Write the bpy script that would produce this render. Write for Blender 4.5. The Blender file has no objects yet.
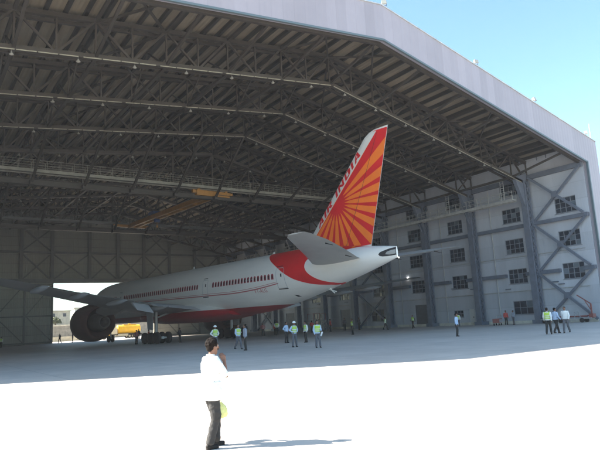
import bpy, bmesh, math, random
from mathutils import Vector, Matrix
random.seed(7)
R = math.radians; PI = math.pi
scn = bpy.context.scene
COL = scn.collection

# ------------------------------------------------------------------ materials
def mat(name, col, rough=.7, metal=0., nscale=0, namt=.15, bump=0., bscale=None, coord='Object', emit=0., spec=None, stretch=None, stain=None):
    m = bpy.data.materials.new(name); m.use_nodes = True
    nt = m.node_tree; b = nt.nodes['Principled BSDF']
    b.inputs['Roughness'].default_value = rough; b.inputs['Metallic'].default_value = metal
    b.inputs['Base Color'].default_value = (*col, 1)
    if spec is not None: b.inputs['Specular IOR Level'].default_value = spec
    if emit:
        b.inputs['Emission Color'].default_value = (*col, 1); b.inputs['Emission Strength'].default_value = emit
    if nscale:
        tc = nt.nodes.new('ShaderNodeTexCoord'); src = tc.outputs[coord]
        if stretch:
            mp = nt.nodes.new('ShaderNodeMapping'); mp.inputs['Scale'].default_value = stretch
            nt.links.new(src, mp.inputs[0]); src = mp.outputs[0]
        n = nt.nodes.new('ShaderNodeTexNoise'); n.inputs['Scale'].default_value = nscale; n.inputs['Detail'].default_value = 6; n.inputs['Roughness'].default_value = .6
        nt.links.new(src, n.inputs['Vector'])
        mr = nt.nodes.new('ShaderNodeMapRange'); mr.inputs['From Min'].default_value = .3; mr.inputs['From Max'].default_value = .7
        mr.inputs['To Min'].default_value = 1 - namt; mr.inputs['To Max'].default_value = 1 + namt
        nt.links.new(n.outputs['Fac'], mr.inputs['Value'])
        mx = nt.nodes.new('ShaderNodeVectorMath'); mx.operation = 'SCALE'; mx.inputs[0].default_value = col
        nt.links.new(mr.outputs[0], mx.inputs['Scale']); nt.links.new(mx.outputs[0], b.inputs['Base Color'])
        if bump:
            bp = nt.nodes.new('ShaderNodeBump'); bp.inputs['Strength'].default_value = bump; bp.inputs['Distance'].default_value = .02
            n2 = nt.nodes.new('ShaderNodeTexNoise'); n2.inputs['Scale'].default_value = bscale or nscale * 6
            nt.links.new(src, n2.inputs['Vector']); nt.links.new(n2.outputs['Fac'], bp.inputs['Height']); nt.links.new(bp.outputs[0], b.inputs['Normal'])
    return m

def corrugated(name, col, direction, period, rough=.55, namt=.12, panel=None, panel_axis='Z', depth=.04, seam=.8):
    """profiled sheet: ribs by bump, sheet to sheet tone shifts, horizontal lap seams"""
    m = bpy.data.materials.new(name); m.use_nodes = True
    nt = m.node_tree; N = nt.nodes.new; L = nt.links.new; b = nt.nodes['Principled BSDF']
    b.inputs['Roughness'].default_value = rough
    tc = N('ShaderNodeTexCoord')
    w = N('ShaderNodeTexWave'); w.wave_type = 'BANDS'; w.bands_direction = direction; w.wave_profile = 'SIN'
    w.inputs['Scale'].default_value = 2 * PI / 20 / period * 1.0
    L(tc.outputs['Object'], w.inputs['Vector'])
    bp = N('ShaderNodeBump'); bp.inputs['Strength'].default_value = .6; bp.inputs['Distance'].default_value = depth
    L(w.outputs['Fac'], bp.inputs['Height']); L(bp.outputs[0], b.inputs['Normal'])
    n = N('ShaderNodeTexNoise'); n.inputs['Scale'].default_value = .35; n.inputs['Detail'].default_value = 7; n.inputs['Roughness'].default_value = .65
    mp = N('ShaderNodeMapping'); mp.inputs['Scale'].default_value = (1, 1, .14) if panel_axis == 'Z' else (1, 1, 1)
    L(tc.outputs['Object'], mp.inputs[0]); L(mp.outputs[0], n.inputs['Vector'])
    mr = N('ShaderNodeMapRange'); mr.inputs['From Min'].default_value = .3; mr.inputs['From Max'].default_value = .7
    mr.inputs['To Min'].default_value = 1 - namt; mr.inputs['To Max'].default_value = 1 + namt
    L(n.outputs['Fac'], mr.inputs['Value'])
    fac = mr.outputs[0]
    if panel:
        sx = N('ShaderNodeSeparateXYZ'); L(tc.outputs['Object'], sx.inputs[0])
        dv = N('ShaderNodeMath'); dv.operation = 'DIVIDE'; dv.inputs[1].default_value = panel; L(sx.outputs[panel_axis], dv.inputs[0])
        fr = N('ShaderNodeMath'); fr.operation = 'FRACT'; L(dv.outputs[0], fr.inputs[0])
        lt = N('ShaderNodeMath'); lt.operation = 'LESS_THAN'; lt.inputs[1].default_value = .05; L(fr.outputs[0], lt.inputs[0])
        fl = N('ShaderNodeMath'); fl.operation = 'FLOOR'; L(dv.outputs[0], fl.inputs[0])
        wn = N('ShaderNodeTexWhiteNoise'); wn.noise_dimensions = '1D'; L(fl.outputs[0], wn.inputs['W'])
        m2 = N('ShaderNodeMapRange'); m2.inputs['To Min'].default_value = .93; m2.inputs['To Max'].default_value = 1.07; L(wn.outputs['Value'], m2.inputs['Value'])
        m3 = N('ShaderNodeMapRange'); m3.inputs['To Min'].default_value = 1; m3.inputs['To Max'].default_value = seam; L(lt.outputs[0], m3.inputs['Value'])
        a = N('ShaderNodeMath'); a.operation = 'MULTIPLY'; L(fac, a.inputs[0]); L(m2.outputs[0], a.inputs[1])
        a2 = N('ShaderNodeMath'); a2.operation = 'MULTIPLY'; L(a.outputs[0], a2.inputs[0]); L(m3.outputs[0], a2.inputs[1]); fac = a2.outputs[0]
    mx = N('ShaderNodeVectorMath'); mx.operation = 'SCALE'; mx.inputs[0].default_value = col
    L(fac, mx.inputs['Scale']); L(mx.outputs[0], b.inputs['Base Color'])
    return m

M = {}
def build_materials():
    M['steel'] = mat('painted_steel_blue_grey', (.13, .15, .19), .5, 0, 1.5, .18)
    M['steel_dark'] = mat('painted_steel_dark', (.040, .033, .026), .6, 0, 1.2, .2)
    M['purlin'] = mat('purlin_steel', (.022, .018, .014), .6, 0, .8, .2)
    M['steel_mid'] = mat('painted_steel_grey', (.10, .10, .098), .5, 0, 1.5, .18)
    M['galv'] = mat('galvanised', (.5, .5, .48), .45, .3, 2, .2)
    M['walk'] = mat('walkway_steel', (.22, .215, .18), .6, 0, 1.5, .2)
    M['pale_strip'] = mat('pale_lit_flange_and_track', (.32, .30, .23), .5, 0, 3, .25)  # pale tone imitating lit truss flanges; also on the crane cable track
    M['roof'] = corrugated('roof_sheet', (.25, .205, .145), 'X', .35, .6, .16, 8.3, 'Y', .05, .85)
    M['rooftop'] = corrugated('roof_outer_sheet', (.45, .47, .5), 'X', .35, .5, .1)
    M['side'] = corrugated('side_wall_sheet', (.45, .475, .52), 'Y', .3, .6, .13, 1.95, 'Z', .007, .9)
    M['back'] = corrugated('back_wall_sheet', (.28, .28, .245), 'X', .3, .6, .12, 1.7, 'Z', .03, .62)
    M['fascia'] = corrugated('fascia_sheet', (.325, .30, .335), 'X', .5, .5, .05, 1.02, 'X', .02, .94)
    M['fasciatrim'] = mat('fascia_trim', (.10, .14, .16), .5)
    M['glass'] = mat('window_glass_dark', (.03, .04, .055), .22, 0, .5, .5, spec=.3)
    M['glass2'] = mat('window_glass_pale', (.13, .16, .19), .3, 0, .5, .4, spec=.3)
    M['winframe'] = mat('window_frame', (.22, .24, .27), .5)
    M['door'] = mat('grey_door', (.09, .1, .12), .5, 0, 2, .2)
    M['paledoor'] = mat('pale_door', (.55, .56, .55), .5)
    M['lamp'] = mat('lamp_housing', (.30, .29, .26), .4)
    M['lens'] = mat('lamp_lens_pale', (.42, .41, .35), .3)
    M['yellow'] = mat('crane_yellow', (.36, .17, .03), .5, 0, 2, .2)
    M['blue'] = mat('hoist_blue', (.03, .06, .16), .5)
    M['white'] = mat('aircraft_white', (.74, .73, .69), .33, 0, .35, .05, stretch=(1, .25, 2))
    M['redp'] = mat('aircraft_red', (.66, .008, .014), .5, 0, .5, .1)
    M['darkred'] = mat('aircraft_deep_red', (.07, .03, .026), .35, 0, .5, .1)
    M['orange'] = mat('aircraft_orange', (.88, .19, .015), .5, 0, .6, .08)
    M['winred'] = mat('window_arch_red', (.34, .045, .06), .4)
    M['pinkline'] = mat('pattern_line_rose', (.50, .16, .16), .4)
    M['acgrey'] = mat('aircraft_grey', (.30, .295, .28), .4, 0, .6, .1, stretch=(.4, 1, 1))
    M['stab'] = mat('stabiliser_grey', (.46, .44, .41), .4, 0, .6, .1)
    M['acgrey2'] = mat('aircraft_light_grey', (.44, .45, .46), .4, 0, .8, .08)
    M['black'] = mat('black_rubber', (.015, .015, .016), .8, 0, 6, .2)
    M['dark'] = mat('dark_cavity', (.012, .012, .014), .7)
    M['metal'] = mat('bare_metal', (.16, .15, .15), .45, .7, 3, .15)
    M['navlight'] = mat('tail_light', (1, .97, .9), .3, emit=2)
    M['walllight'] = mat('wall_light_lit', (1, .97, .9), .3, emit=5)
    M['skin'] = mat('skin_brown', (.19, .09, .055), .55, 0, 14, .1)
    M['hair'] = mat('hair_black', (.010, .007, .006), .8, 0, 40, .5, spec=.1)
    M['lip'] = mat('lips', (.16, .06, .045), .5)
    M['eye'] = mat('eye_white', (.6, .58, .54), .3)
    M['shirt_white'] = mat('shirt_white', (.74, .74, .72), .85, 0, 8, .06, bump=.5, bscale=14)
    M['shirt_blue'] = mat('shirt_pale_blue', (.42, .52, .68), .85, 0, 8, .06)
    M['shirt_grey'] = mat('shirt_grey', (.30, .32, .38), .85, 0, 8, .06)
    M['shirt_red'] = mat('shirt_red', (.42, .06, .05), .85, 0, 8, .06)
    M['shirt_pink'] = mat('shirt_rose', (.45, .2, .2), .85, 0, 8, .06)
    M['shirt_dark'] = mat('shirt_dark', (.05, .05, .06), .85, 0, 8, .06)
    M['trousers_dark'] = mat('trousers_dark', (.028, .026, .025), .85, 0, 9, .15, bump=.6, bscale=12)
    M['trousers_grey'] = mat('trousers_grey', (.10, .10, .115), .85, 0, 9, .15)
    M['vest'] = mat('hi_vis_vest', (.42, .60, .08), .7, 0, 6, .06)
    M['tape'] = mat('reflective_tape', (.62, .64, .6), .35)
    M['vest_o'] = mat('orange_vest', (.75, .2, .04), .7)
    M['helmet'] = mat('helmet_white', (.8, .8, .78), .35)
    M['shoe'] = mat('shoe_black', (.015, .013, .012), .6, spec=.2)
    M['bag'] = mat('plastic_bag_yellow', (.72, .70, .25), .35, 0, 10, .15, bump=.8, bscale=18)
    M['paper'] = mat('paper', (.8, .8, .8), .8)
    M['truck_y'] = mat('truck_yellow', (.80, .46, .02), .4, 0, 2, .12)
    M['truck_w'] = mat('truck_cream', (.6, .55, .42), .5, 0, 2, .12)
    M['equip_red'] = mat('equipment_red', (.24, .075, .065), .5, 0, 3, .2)
    M['equip_grey'] = mat('equipment_grey', (.3, .3, .31), .5, 0, 3, .2)
    M['plaster'] = mat('weathered_plaster', (.46, .42, .33), .9, 0, .8, .3)
    M['plaster2'] = mat('pale_plaster', (.62, .60, .52), .9, 0, 1.2, .25)
    M['stone'] = mat('stone_wall', (.23, .205, .165), .9, 0, 1.5, .35, bump=1, bscale=4)
    M['leaf'] = mat('leaf', (.07, .085, .035), .8, 0, 2, .4)
    M['bark'] = mat('bark', (.1, .07, .045), .9, 0, 5, .3)
    # soil / hill
    M['soil'] = mat('dry_hillside', (.33, .28, .19), .95, 0, .12, .35, bump=1, bscale=.8)
    # concrete apron: slabs, joints, oil and tyre stains
    m = bpy.data.materials.new('concrete_apron'); m.use_nodes = True; nt = m.node_tree; N = nt.nodes.new; L = nt.links.new
    b = nt.nodes['Principled BSDF']; b.inputs['Roughness'].default_value = .62; b.inputs['Specular IOR Level'].default_value = .35
    tc = N('ShaderNodeTexCoord')
    br = N('ShaderNodeTexBrick'); br.offset = 0; br.inputs['Scale'].default_value = 1; br.inputs['Brick Width'].default_value = 5.5; br.inputs['Row Height'].default_value = 5.5
    br.inputs['Mortar Size'].default_value = .03; br.inputs['Mortar Smooth'].default_value = .3
    br.inputs['Color1'].default_value = (.50, .445, .395, 1); br.inputs['Color2'].default_value = (.525, .468, .415, 1); br.inputs['Mortar'].default_value = (.365, .34, .31, 1)
    L(tc.outputs['Object'], br.inputs['Vector'])
    n1 = N('ShaderNodeTexNoise'); n1.inputs['Scale'].default_value = .12; n1.inputs['Detail'].default_value = 8; n1.inputs['Roughness'].default_value = .65
    n2 = N('ShaderNodeTexNoise'); n2.inputs['Scale'].default_value = .6; n2.inputs['Detail'].default_value = 8; n2.inputs['Roughness'].default_value = .7
    L(tc.outputs['Object'], n1.inputs['Vector']); L(tc.outputs['Object'], n2.inputs['Vector'])
    r1 = N('ShaderNodeMapRange'); r1.inputs['From Min'].default_value = .3; r1.inputs['From Max'].default_value = .7; r1.inputs['To Min'].default_value = .86; r1.inputs['To Max'].default_value = 1.12
    r2 = N('ShaderNodeMapRange'); r2.inputs['From Min'].default_value = .3; r2.inputs['From Max'].default_value = .7; r2.inputs['To Min'].default_value = .9; r2.inputs['To Max'].default_value = 1.08
    L(n1.outputs['Fac'], r1.inputs['Value']); L(n2.outputs['Fac'], r2.inputs['Value'])
    mm = N('ShaderNodeMath'); mm.operation = 'MULTIPLY'; L(r1.outputs[0], mm.inputs[0]); L(r2.outputs[0], mm.inputs[1])
    vs = N('ShaderNodeVectorMath'); vs.operation = 'SCALE'; L(br.outputs['Color'], vs.inputs[0]); L(mm.outputs[0], vs.inputs['Scale'])
    L(vs.outputs[0], b.inputs['Base Color'])
    n3 = N('ShaderNodeTexNoise'); n3.inputs['Scale'].default_value = 9; L(tc.outputs['Object'], n3.inputs['Vector'])
    bp = N('ShaderNodeBump'); bp.inputs['Strength'].default_value = .3; bp.inputs['Distance'].default_value = .01; L(n3.outputs['Fac'], bp.inputs['Height']); L(bp.outputs[0], b.inputs['Normal'])
    M['concrete'] = m
    # fuselage: white with red belly below a fixed height (object coordinates)
    m = bpy.data.materials.new('fuselage_livery'); m.use_nodes = True; nt = m.node_tree; N = nt.nodes.new; L = nt.links.new
    b = nt.nodes['Principled BSDF']; b.inputs['Roughness'].default_value = .33
    tc = N('ShaderNodeTexCoord'); sx = N('ShaderNodeSeparateXYZ'); L(tc.outputs['Object'], sx.inputs[0])
    lt = N('ShaderNodeMath'); lt.operation = 'LESS_THAN'; lt.inputs[1].default_value = 3.5; L(sx.outputs['Z'], lt.inputs[0])
    n1 = N('ShaderNodeTexNoise'); n1.inputs['Scale'].default_value = .6; n1.inputs['Detail'].default_value = 6
    mp = N('ShaderNodeMapping'); mp.inputs['Scale'].default_value = (1, .3, 1.6); L(tc.outputs['Object'], mp.inputs[0]); L(mp.outputs[0], n1.inputs['Vector'])
    r1 = N('ShaderNodeMapRange'); r1.inputs['From Min'].default_value = .3; r1.inputs['From Max'].default_value = .7; r1.inputs['To Min'].default_value = .93; r1.inputs['To Max'].default_value = 1.05
    L(n1.outputs['Fac'], r1.inputs['Value'])
    mx = N('ShaderNodeMix'); mx.data_type = 'RGBA'; mx.inputs[6].default_value = (.80, .77, .72, 1); mx.inputs[7].default_value = (.36, .012, .02, 1)
    L(lt.outputs[0], mx.inputs[0])
    vs = N('ShaderNodeVectorMath'); vs.operation = 'SCALE'; L(mx.outputs[2], vs.inputs[0]); L(r1.outputs[0], vs.inputs['Scale']); L(vs.outputs[0], b.inputs['Base Color'])
    # skin panel joints every 2.4 m along the body, as a shallow groove
    dv = N('ShaderNodeMath'); dv.operation = 'DIVIDE'; dv.inputs[1].default_value = 2.4; L(sx.outputs['Y'], dv.inputs[0])
    fr = N('ShaderNodeMath'); fr.operation = 'FRACT'; L(dv.outputs[0], fr.inputs[0])
    l2 = N('ShaderNodeMath'); l2.operation = 'GREATER_THAN'; l2.inputs[1].default_value = .012; L(fr.outputs[0], l2.inputs[0])
    bp = N('ShaderNodeBump'); bp.inputs['Strength'].default_value = .35; bp.inputs['Distance'].default_value = .01; L(l2.outputs[0], bp.inputs['Height']); L(bp.outputs[0], b.inputs['Normal'])
    M['fus'] = m
build_materials()

# ------------------------------------------------------------------ mesh helpers
class MB:
    def __init__(s): s.v = []; s.f = []; s.mi = []
    def add(s, vs, fs, mi=0):
        o = len(s.v); s.v += [tuple(v) for v in vs]; s.f += [tuple(i + o for i in f) for f in fs]; s.mi += [mi] * len(fs)
    def box(s, a, b, mi=0):
        x0, y0, z0 = [min(p, q) for p, q in zip(a, b)]; x1, y1, z1 = [max(p, q) for p, q in zip(a, b)]
        s.add([(x0, y0, z0), (x1, y0, z0), (x1, y1, z0), (x0, y1, z0), (x0, y0, z1), (x1, y0, z1), (x1, y1, z1), (x0, y1, z1)],
              [(0, 3, 2, 1), (4, 5, 6, 7), (0, 1, 5, 4), (1, 2, 6, 5), (2, 3, 7, 6), (3, 0, 4, 7)], mi)
    def beam(s, p, q, w, h=None, mi=0, up=(0, 0, 1)):
        h = h or w; p = Vector(p); q = Vector(q); d = (q - p).normalized(); u = Vector(up)
        if abs(d.dot(u)) > .98: u = Vector((0, 1, 0))
        a = d.cross(u).normalized() * w / 2; b = a.cross(d).normalized() * h / 2
        vs = [p - a - b, p + a - b, p + a + b, p - a + b, q - a - b, q + a - b, q + a + b, q - a + b]
        s.add(vs, [(0, 3, 2, 1), (4, 5, 6, 7), (0, 1, 5, 4), (1, 2, 6, 5), (2, 3, 7, 6), (3, 0, 4, 7)], mi)
    def tube(s, p, q, r, r2=None, n=8, mi=0, caps=True):
        r2 = r if r2 is None else r2
        p = Vector(p); q = Vector(q); d = (q - p).normalized(); u = Vector((0, 0, 1)) if abs(d.z) < .95 else Vector((1, 0, 0))
        a = d.cross(u).normalized(); b = a.cross(d)
        vs = [p + (a * math.cos(2 * PI * i / n) + b * math.sin(2 * PI * i / n)) * r for i in range(n)] + [q + (a * math.cos(2 * PI * i / n) + b * math.sin(2 * PI * i / n)) * r2 for i in range(n)]
        fs = [(i, (i + 1) % n, n + (i + 1) % n, n + i) for i in range(n)]
        if caps: fs += [tuple(range(n - 1, -1, -1)), tuple(range(n, 2 * n))]
        s.add(vs, fs, mi)
    def loft(s, rings, mi=0, caps=True, close=True):
        n = len(rings[0]); vs = [p for r in rings for p in r]; fs = []
        for k in range(len(rings) - 1):
            for i in range(n if close else n - 1):
                j = (i + 1) % n; fs.append((k * n + i, k * n + j, (k + 1) * n + j, (k + 1) * n + i))
        if caps: fs += [tuple(range(n - 1, -1, -1)), tuple(range((len(rings) - 1) * n, len(rings) * n))]
        s.add(vs, fs, mi)
    def lathe(s, prof, axis_o, axis_d, n=24, mi=0, caps=True):
        o = Vector(axis_o); d = Vector(axis_d).normalized(); u = Vector((0, 0, 1)) if abs(d.z) < .95 else Vector((1, 0, 0))
        a = d.cross(u).normalized(); b = a.cross(d)
        s.loft([[o + d * t + (a * math.cos(2 * PI * i / n) + b * math.sin(2 * PI * i / n)) * r for i in range(n)] for t, r in prof], mi, caps)
    def ball(s, c, r, sc=(1, 1, 1), n=12, mi=0):
        rings = []
        for k in range(1, n // 2 + 1):
            t = PI * k / (n // 2 + 1)
            rings.append([(c[0] + r * sc[0] * math.sin(t) * math.cos(2 * PI * i / n), c[1] + r * sc[1] * math.sin(t) * math.sin(2 * PI * i / n), c[2] + r * sc[2] * math.cos(t)) for i in range(n)])
        s.loft(rings, mi, True)
    def mesh(s, name, mats, smooth=False):
        me = bpy.data.meshes.new(name); me.from_pydata(s.v, [], s.f)
        for m in (mats if isinstance(mats, (list, tuple)) else [mats]): me.materials.append(m)
        for p, i in zip(me.polygons, s.mi): p.material_index = i
        me.validate(); me.update()
        bm = bmesh.new(); bm.from_mesh(me); bmesh.ops.recalc_face_normals(bm, faces=bm.faces[:]); bm.to_mesh(me); bm.free()
        if smooth:
            for p in me.polygons: p.use_smooth = True
        return me
    def build(s, name, mats, parent=None, smooth=False, auto=None):
        me = s.mesh(name, mats, smooth or auto is not None)
        o = bpy.data.objects.new(name, me); COL.objects.link(o)
        if parent: o.parent = parent
        if auto is not None: me.set_sharp_from_angle(angle=R(auto))
        return o

def tag(o, label=None, cat=None, group=None, kind=None):
    if label: o['label'] = label
    if cat: o['category'] = cat
    if group: o['group'] = group
    if kind: o['kind'] = kind
    return o
def empty(name, loc=(0, 0, 0), rz=0, label=None, cat=None, group=None):
    o = bpy.data.objects.new(name, None); COL.objects.link(o); o.location = loc; o.rotation_euler = (0, 0, rz); o.empty_display_size = .3
    return tag(o, label, cat, group)
def copy_tree(o, parent=None):
    c = o.copy(); COL.objects.link(c)
    if parent: c.parent = parent
    for ch in list(o.children): copy_tree(ch, c)
    return c

# ------------------------------------------------------------------ camera
def setup_camera():
    f, pitch, roll, yaw, h = 570, R(9.5), R(3.07), R(35), 1.8
    fw = Vector((math.sin(yaw) * math.cos(pitch), math.cos(yaw) * math.cos(pitch), math.sin(pitch)))
    r = Vector((math.cos(yaw), -math.sin(yaw), 0)); u = r.cross(fw)
    r2 = r * math.cos(roll) - u * math.sin(roll); u2 = r * math.sin(roll) + u * math.cos(roll)
    cd = bpy.data.cameras.new('camera'); cam = bpy.data.objects.new('camera', cd); COL.objects.link(cam)
    cam.matrix_world = Matrix(((r2.x, u2.x, -fw.x, 0), (r2.y, u2.y, -fw.y, 0), (r2.z, u2.z, -fw.z, h), (0, 0, 0, 1)))
    cd.sensor_width = 36; cd.lens = f / 600 * 36; cd.clip_end = 6000; cd.clip_start = .1
    scn.camera = cam
setup_camera()

# ------------------------------------------------------------------ light
SUN_EL = R(38.5); SUN_AZ = math.atan2(-.82, .57)        # azimuth clockwise from +Y
sd = Vector((math.sin(SUN_AZ) * math.cos(SUN_EL), math.cos(SUN_AZ) * math.cos(SUN_EL), math.sin(SUN_EL)))
sl = bpy.data.lights.new('sun', 'SUN'); sl.energy = 4.5; sl.angle = R(.5); sl.color = (1, .94, .84)
so = bpy.data.objects.new('sun', sl); COL.objects.link(so); so.rotation_euler = sd.to_track_quat('Z', 'Y').to_euler(); so.location = (0, 0, 60)
w = bpy.data.worlds.new('World'); scn.world = w; w.use_nodes = True
sky = w.node_tree.nodes.new('ShaderNodeTexSky'); sky.sky_type = 'NISHITA'; sky.sun_disc = False
sky.sun_elevation = SUN_EL; sky.sun_rotation = SUN_AZ; sky.dust_density = 1.0; sky.air_density = 1.0; sky.ozone_density = 1.0
bg = w.node_tree.nodes['Background']; bg.inputs['Strength'].default_value = .082
wb = w.node_tree.nodes.new('ShaderNodeVectorMath'); wb.operation = 'MULTIPLY'; wb.inputs[1].default_value = (.84, 1.0, 1.0)   # clear turquoise air
w.node_tree.links.new(sky.outputs[0], wb.inputs[0]); w.node_tree.links.new(wb.outputs[0], bg.inputs['Color'])
scn.view_settings.view_transform = 'Standard'; scn.view_settings.look = 'None'; scn.view_settings.gamma = 1
scn.view_settings.use_curve_mapping = False; scn.view_settings.exposure = 2.3
scn.render.engine = 'CYCLES'
scn.cycles.max_bounces = 8; scn.cycles.diffuse_bounces = 5

# ------------------------------------------------------------------ ground
g = MB(); S = 2500
g.add([(-S, -S, 0), (S, -S, 0), (S, S, 0), (-S, S, 0)], [(0, 1, 2, 3)])
tag(g.build('ground', M['concrete']), kind='structure')

# ------------------------------------------------------------------ hangar
XL, XW, YF, YB, XR = -4.3, 62.0, 32.6, 119.0, 32.0
def zr(x): return 24.7 - .235 * (x - XR) if x > XR else 24.7 - .105 * (XR - x)
BAYS = [39.5 + 8.28 * k for k in range(10)]          # truss / column lines
NX = [31.9 + 5.35 * k for k in range(-7, 6)]         # panel points along X
hangar = empty('hangar', (26, 32.6, 0), 0, 'huge open fronted steel aircraft hangar with pale fascia and long truss roof', 'hangar')
HL = Vector((26, 32.6, 0))
def hpart(mb, name, m, parent=None, **k):
    mb.v = [(x - HL.x, y - HL.y, z - HL.z) for x, y, z in mb.v]
    o = mb.build(name, m, parent or hangar, **k); return o

# roof sheets (inner face + outer face = real thickness)
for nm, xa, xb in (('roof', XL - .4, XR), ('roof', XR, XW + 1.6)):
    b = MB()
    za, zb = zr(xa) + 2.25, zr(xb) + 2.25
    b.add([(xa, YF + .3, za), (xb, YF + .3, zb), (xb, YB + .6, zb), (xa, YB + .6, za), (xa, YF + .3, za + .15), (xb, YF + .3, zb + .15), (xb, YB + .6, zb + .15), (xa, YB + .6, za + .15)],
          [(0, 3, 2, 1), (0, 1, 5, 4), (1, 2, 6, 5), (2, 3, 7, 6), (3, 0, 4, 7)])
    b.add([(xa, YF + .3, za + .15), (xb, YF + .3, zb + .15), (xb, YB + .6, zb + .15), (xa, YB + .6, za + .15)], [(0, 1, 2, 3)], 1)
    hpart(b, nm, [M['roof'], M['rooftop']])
# purlins running into the building (each a Z section: web + lip)
x = XL + .7
k = 0
while x < XW - .2:
    b = MB(); z = zr(x) + 2.25
    if abs(x - XR) > .35:
        b.box((x - .04, YF + .35, z - .34), (x + .04, YB - .1, z - .004)); b.box((x + .04, YF + .36, z - .34), (x + .2, YB - .12, z - .30))
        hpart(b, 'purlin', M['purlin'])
    x += 1.33 + .03 * math.sin(k * 2.1); k += 1

# fascia
def fascia():
    b = MB(); y0, y1 = YF - .55, YF
    xs = [XL - 2.4, XR, XW + 2.3]
    top = lambda x: 27.75 - .2355 * (x - XR) if x > XR else 27.75 - .105 * (XR - x)
    ring = []
    outer = [(xs[0], 0), (xs[0], top(xs[0])), (XR, top(XR)), (xs[2], top(xs[2])), (xs[2], 0)]
    inner = [(XL, 0), (XL, zr(XL)), (XR, zr(XR)), (XW + .1, zr(XW + .1)), (XW + .1, 0)]
    n = 5; vs = [(x, y0, z) for x, z in outer] + [(x, y0, z) for x, z in inner] + [(x, y1, z) for x, z in outer] + [(x, y1, z) for x, z in inner]
    fs = []
    for i in range(4):
        fs.append((i, i + 1, n + i + 1, n + i)); fs.append((2 * n + i, 3 * n + i, 3 * n + i + 1, 2 * n + i + 1))
        fs.append((i, 2 * n + i, 2 * n + i + 1, i + 1)); fs.append((n + i, n + i + 1, 3 * n + i + 1, 3 * n + i))
    b.add(vs, fs)
    o = hpart(b, 'fascia', M['fascia'])
    # dark drip trim along the opening and pale coping on top
    t = MB()
    for i in range(1, 3):
        a, c = inner[i], inner[i + 1]; t.beam((a[0], YF - .5, a[1] - .09), (c[0], YF - .5, c[1] - .09), .18, .16)
    t.beam((XW - .02, YF - .5, 0), (XW - .02, YF - .5, inner[3][1]), .18, .24, up=(0, 1, 0))
    hpart(t, 'edge_trim', M['fasciatrim'], o)
    t = MB()
    for i in range(1, 3):
        a, c = outer[i], outer[i + 1]; t.beam((a[0], YF - .27, a[1] + .05), (c[0], YF - .27, c[1] + .05), .72, .1)
    hpart(t, 'coping', M['galv'], o)
    # frame just behind the fascia edge
    t = MB()
    for (xa, xb) in ((XL, XR), (XR, XW)):
        t.beam((xa, YF + .28, zr(xa) - .02), (xb, YF + .28, zr(xb) - .02), .3, .3)
        t.beam((xa, YF + .28, zr(xa) + 1.4), (xb, YF + .28, zr(xb) + 1.4), .25, .25)
    for i in range(60):
        xx = XL + 1.2 * i
        if xx < XW: t.beam((xx, YF + .28, zr(xx)), (xx + .6 if i % 2 else xx, YF + .28, zr(xx) + 1.4), .1)
    hpart(t, 'front_frame', M['steel_dark'])
fascia()

# trusses across the hangar
def truss(y, full=True):
    b = MB()
    x0, x1 = XL + .1, XW - .3
    tp = lambda x: zr(x) + 1.62; bt = lambda x: zr(x) - 1.2
    for (xa, xb) in ((x0, XR), (XR, x1)):
        b.beam((xa, y, tp(xa)), (xb, y, tp(xb)), .36, .34); b.beam((xa, y, bt(xa)), (xb, y, bt(xb)), .4, .34)
        if full: b.beam((xa, y + .9, tp(xa)), (xb, y + .9, tp(xb)), .22, .26); b.beam((xa, y + .9, bt(xa) + .1), (xb, y + .9, bt(xb) + .1), .2, .22)
    pts = []
    for n in NX:
        for q in (n - 5.35 / 2, n):
            if x0 + .3 < q < x1: pts.append(q)
    pts = [x0] + pts + [x1]
    for i, q in enumerate(pts):
        b.beam((q, y, bt(q)), (q, y, tp(q)), .13)
        if i + 1 < len(pts):
            r = pts[i + 1]; m = (q + r) / 2
            if (i + 1) % 2: b.beam((q, y, tp(q)), (r, y, bt(r)), .16)
            else: b.beam((q, y, bt(q)), (r, y, tp(r)), .16)
        if full and i % 2: b.beam((q, y, bt(q)), (q, y + .9, bt(q) + .1), .09); b.beam((q, y, tp(q)), (q, y + .9, tp(q)), .09)
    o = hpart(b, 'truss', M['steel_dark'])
    # light caught by the lower chord flange, as added pale strips with small gaps
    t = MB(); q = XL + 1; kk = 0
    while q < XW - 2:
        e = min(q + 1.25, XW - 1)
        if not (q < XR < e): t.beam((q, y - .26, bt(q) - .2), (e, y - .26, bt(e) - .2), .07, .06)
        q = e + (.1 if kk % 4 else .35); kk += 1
    if y < 57: hpart(t, 'lit_flange_strip', M['pale_strip'], o)
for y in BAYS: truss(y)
# longitudinal frames between the trusses at the panel points
for q in NX[::1]:
    if not (XL + .5 < q < XW - .5): continue
    b = MB(); zb, zt = zr(q) - 1.2, zr(q) + 1.62
    b.beam((q, BAYS[0], zb - .02), (q, YB - .4, zb - .02), .26, .24); b.beam((q, YF + .4, zt - .03), (q, YB - .4, zt - .03), .24, .22)
    ys = BAYS + [YB]
    b.beam((q, YF + .4, zr(q)), (q, BAYS[0], zb), .2)
    for i in range(len(ys) - 1 if NX.index(q) % 2 else 1):
        m = (ys[i] + ys[i + 1]) / 2
        b.beam((q, ys[i], zb), (q, m, zt), .11); b.beam((q, m, zt), (q, ys[i + 1], zb), .11)
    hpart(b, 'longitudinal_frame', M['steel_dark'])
# plan bracing under the roof near the ridge and the right slope
for i in range(-1, len(BAYS) - 1):
    ya = BAYS[i] if i >= 0 else YF + .4; yb = BAYS[i + 1]
    for (qa, qb) in ((NX[6], NX[7]), (NX[7], NX[8]), (NX[10], NX[11]), (NX[3], NX[4])):
        b = MB(); b.beam((qa, ya, zr(qa) + 1.5), (qb, yb, zr(qb) + 1.5), .16); b.beam((qb, ya, zr(qb) + 1.47), (qa, yb, zr(qa) + 1.47), .16); hpart(b, 'plan_brace', M['steel_dark'])

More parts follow.
